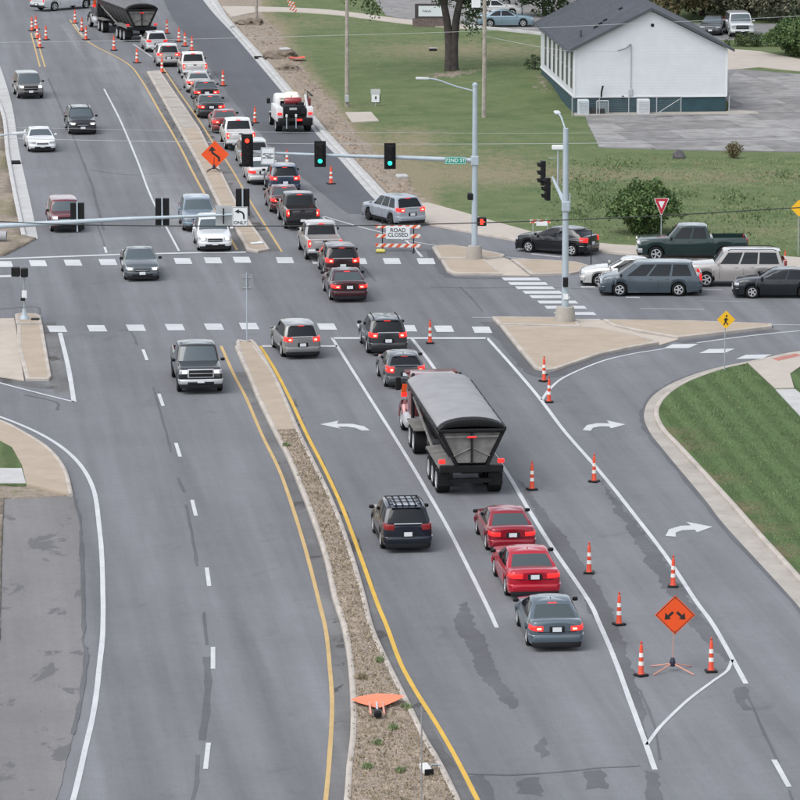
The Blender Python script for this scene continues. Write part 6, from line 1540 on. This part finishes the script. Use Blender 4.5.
# ================================================================== SCATTER: stones, grass, soil clods
def scatter_mesh(name, mat, pts, kind_, seed, parent=None):
    rn = random.Random(seed); v = []; f = []
    for p, s in pts:
        o = len(v)
        if kind_ == 'stone':
            q = [Vector((rn.uniform(.6, 1.2), 0, 0)), Vector((-.3, rn.uniform(.6, 1.0), 0)), Vector((-rn.uniform(.5, .9), -.6, 0)), Vector((.3, -rn.uniform(.6, .9), .1))]
            a_ = rn.uniform(0, 6.28); m_ = Matrix.Rotation(a_, 3, 'Z')
            v += [p + m_ @ (x * s) for x in q] + [p + Vector((rn.uniform(-.2, .2) * s, rn.uniform(-.2, .2) * s, s * rn.uniform(.5, .9)))]
            f += [(o, o + 1, o + 4), (o + 1, o + 2, o + 4), (o + 2, o + 3, o + 4), (o + 3, o, o + 4)]
        else:
            nb_ = 3 if kind_ == 'tuft' else 1
            for _ in range(nb_):
                o = len(v); a_ = rn.uniform(0, 6.28); d = Vector((math.cos(a_), math.sin(a_), 0)); l_ = Vector((rn.gauss(0, .45), rn.gauss(0, .45), 1)) * s * rn.uniform(.6, 1.2); w_ = s * .22
                v += [p - d * w_, p + d * w_, p + l_]; f.append((o, o + 1, o + 2))
    me = bpy.data.meshes.new(name); me.from_pydata([tuple(x) for x in v], [], f); me.materials.append(mat)
    o = obj(name, me, parent); o['kind'] = 'stuff'; return o
def rand_in(poly, n, rn):
    xs = [p.x for p in poly]; ys = [p.y for p in poly]; out_ = []
    while len(out_) < n:
        p = Vector((rn.uniform(min(xs), max(xs)), rn.uniform(min(ys), max(ys)), 0))
        if inside(p, poly): out_.append(p)
    return out_
rn = random.Random(77)
mp = rand_in(gq, 24000, rn)
for nm_, c_, lo, hi, s0, s1 in (('gravel_pale', (.36, .30, .24), 0, 9000, .02, .045), ('gravel_brown', (.22, .165, .125), 9000, 17000, .02, .05), ('gravel_dark', (.12, .095, .08), 17000, 24000, .02, .045)):
    o = scatter_mesh('gravel', M(nm_, c_, .9, var=.25, scale=3), [(p + Vector((0, 0, .115 + .03 * nz((p.x * 1.2, p.y * 1.2, 4)))), rn.uniform(s0, s1)) for p in mp[lo:hi]], 'stone', lo, nm)
BLADE_D = M('weed_dry', (.26, .22, .14), .9, var=.3, scale=2); BLADE_G = M('grass_blade', (.115, .17, .07), .9, var=.35, scale=1.2); BLADE_G2 = M('grass_blade_light', (.185, .235, .11), .9, var=.35, scale=.7)
for lb, px, py in (('small green weed left of the fallen sign tip', 362, 682), ('dark weed clump above the fallen sign', 380, 665), ('green weed below the fallen sign', 393, 733), ('yellow-green weed near the left kerb of the median', 368, 772), ('small weed in the middle of the median near the bottom', 400, 776), ('dark weed at the top of the gravel bed', 286, 449), ('low weed beside the right kerb near the floodlight', 407, 712), ('pale weed at the bottom of the median', 378, 748)):
    b = P(px, py); pts = [(Vector((rn.gauss(0, .06), rn.gauss(0, .09), .02)), rn.uniform(.07, .16)) for _ in range(70)]
    o = scatter_mesh('median_weed', random.choice((BLADE_D, BLADE_G2, BLADE_G2)), pts, 'tuft', px); o.location = (b.x, b.y, .12); del o['kind']; tag(o, lb, 'weed', 'weeds on the gravel median')
o = scatter_mesh('dead_leaves', BLADE_D, [(p + Vector((0, 0, .13)), rn.uniform(.05, .12)) for p in rand_in(gq, 2500, rn)], 'tuft', 5, nm)
# mowed lawn blades
vis = PX([(659, 412), (690, 384), (752, 364), (800, 357), (830, 360), (830, 610), (800, 570), (740, 504), (684, 447)])
SEW = PX([(748, 366), (800, 354), (830, 350), (830, 440), (806, 428), (775, 394)])
pts = [(p + Vector((0, 0, .12)), rn.uniform(.05, .09)) for p in rand_in(vis, 26000, rn) if not inside(p, SEW)]
o = scatter_mesh('lawn_grass', BLADE_G, pts[:16000], 'blade', 8); o = scatter_mesh('lawn_grass', BLADE_G2, pts[16000:], 'blade', 9)
# rough lawn tufts and soil clods on the north-east side
tp_ = []; dry_ = []; clod = []
NEv = PX([(232, 22), (270, 60), (332, 134), (394, 199), (430, 204), (535, 233), (600, 244), (800, 259), (860, 262), (860, 158), (690, 155), (596, 152), (570, 118), (530, 80), (470, 33), (330, 18)])
for p in rand_in(NEv, 26000, rn):
    d_, s_ = soilNE(p.x, p.y); q = p + Vector((0, 0, .09 + hNE(p.x, p.y)))
    px, py = W2P(p.x, p.y)
    if s_ > .32:
        if rn.random() < .5: clod.append((q, rn.uniform(.03, .14) * (1.6 if rn.random() < .05 else 1)))
    elif rn.random() < (.9 if py > 150 and px > 500 else .3):
        big = 1.0 if (py > 160 and px > 540) else .55
        (dry_ if d_ + .35 * nz((p.x * .4, p.y * .25, 3)) > .28 else tp_).append((q, rn.uniform(.08, .16) * big))
scatter_mesh('rough_grass', BLADE_G2, tp_, 'tuft', 14); scatter_mesh('rough_grass', BLADE_D, dry_, 'tuft', 15)
for k in range(260):
    py = rn.uniform(22, 200); px = interp(DB, py) - rn.uniform(4, 30); q = P(px, py, .1)
    if inside(q, NEv): clod.append((q, rn.uniform(.12, .34)))
scatter_mesh('soil_clods', M('clod', (.22, .175, .135), .95, var=.35, scale=2), clod, 'stone', 16)
tp2 = []
for (px, py, rx, ry, n_) in ((588, 190, 26, 14, 160), (620, 165, 24, 6, 60), (680, 195, 14, 5, 50), (735, 198, 16, 6, 60), (600, 205, 14, 8, 80), (780, 175, 20, 5, 40), (720, 240, 30, 5, 70), (575, 215, 15, 5, 60), (750, 215, 40, 8, 90)):
    for _ in range(n_ * 2):
        q = P(px + rn.gauss(0, rx * .6), py + rn.gauss(0, ry * .6), .1); tp2.append((q, rn.uniform(.12, .24)))
scatter_mesh('tall_weeds', BLADE_G, tp2, 'tuft', 17)
# earth heaps and rubble in the dirt verge
for lb, px, py, r_ in (('low heap of dug earth beside the pale kerb', 282, 58, .9), ('smaller heap of dug earth below the first one', 290, 71, .6), ('brown earth heap at the far corner by the path', 252, 25, .8)):
    b = P(px, py); bm = bmesh.new(); bmesh.ops.create_icosphere(bm, subdivisions=4, radius=r_)
    for v in bm.verts: v.co = Vector((v.co.x * 1.5, v.co.y * 2.0, max(-.1, v.co.z * .55))) * (1 + .5 * nz(v.co * 1.9) + .25 * nz(v.co * 5))
    me = bpy.data.meshes.new('earth_heap'); bm.to_mesh(me); bm.free(); me.materials.append(M('dug_soil', (.15, .118, .09), .95, var=.4, scale=2.5, bump=1, bscale=7)); me.polygons.foreach_set('use_smooth', [True] * len(me.polygons))
    o = obj('earth_heap', me); o.location = (b.x, b.y, .12); tag(o, lb, 'earth heap', 'earth heaps')
b = P(297, 62); o = MB().grid([[Vector((x, y, .22 + .2 * nz((x * 3, y * 3, 1)))) for x in (-.6, -.3, 0, .3, .6)] for y in (-.6, -.2, .2, .6)]).build('orange_netting', M('netting', (.55, .10, .06), .7, var=.2)); o.location = (b.x, b.y, .12); tag(o, 'crumpled orange safety netting on the dirt verge', 'netting')
for lb, px, py, sx_ in (('broken slab of white concrete by the orange netting', 285, 52, .8), ('white concrete rubble where the pale path meets the road', 232, 29, .45), ('pale rubble lump near the yield end of the dirt verge', 402, 180, .7)):
    b = P(px, py); t = thing('concrete_rubble', lb, 'rubble', (b.x, b.y, .12), rn.uniform(0, 3)); MB().box((0, 0, .1), (sx_, sx_ * .8, .2), Matrix.Rotation(.15, 3, 'X'), .05).build('chunk', C_WHITE, t)
# storm drain covers on the pale gutter
for lb, px, py in (('dark storm drain slot in the right-hand gutter', 258, 58.5), ('dark storm drain slot in the left-hand gutter', 16, 163.5)):
    b = P(px, py); t = thing('storm_drain', lb, 'drain', (b.x, b.y, .0), R(97)); MB().box((0, 0, .07), (1.0, .55, .14)).build('slot', BLACK, t)
    for k in range(4): MB().box((-.36 + k * .24, 0, .145), (.06, .55, .02)).build('grate_bar', DARK, t)
b = P(-6, 243); t = thing('drain_pipe', 'short dark pipe lying at the left edge by the verge', 'pipe', (b.x + .2, b.y, .1)); MB().lathe([(.3, -.5), (.3, .5), (.24, .5), (.24, -.5)], 14, 'x', (0, 0, .28), caps=False).build('pipe', M('pipe_grey', (.3, .3, .31), .6), t, 40)
b = P(257, 246.5); t = thing('kerb_debris', 'small pale broken marker lying on the far median tip', 'debris', (b.x, b.y, .14), .5); MB().box((0, 0, .05), (.7, .3, .08), bev=.02).build('piece', SIGN_W, t); MB().box((.3, .3, .04), (.5, .15, .06), Matrix.Rotation(.7, 3, 'Z')).build('piece', SIGN_W, t)
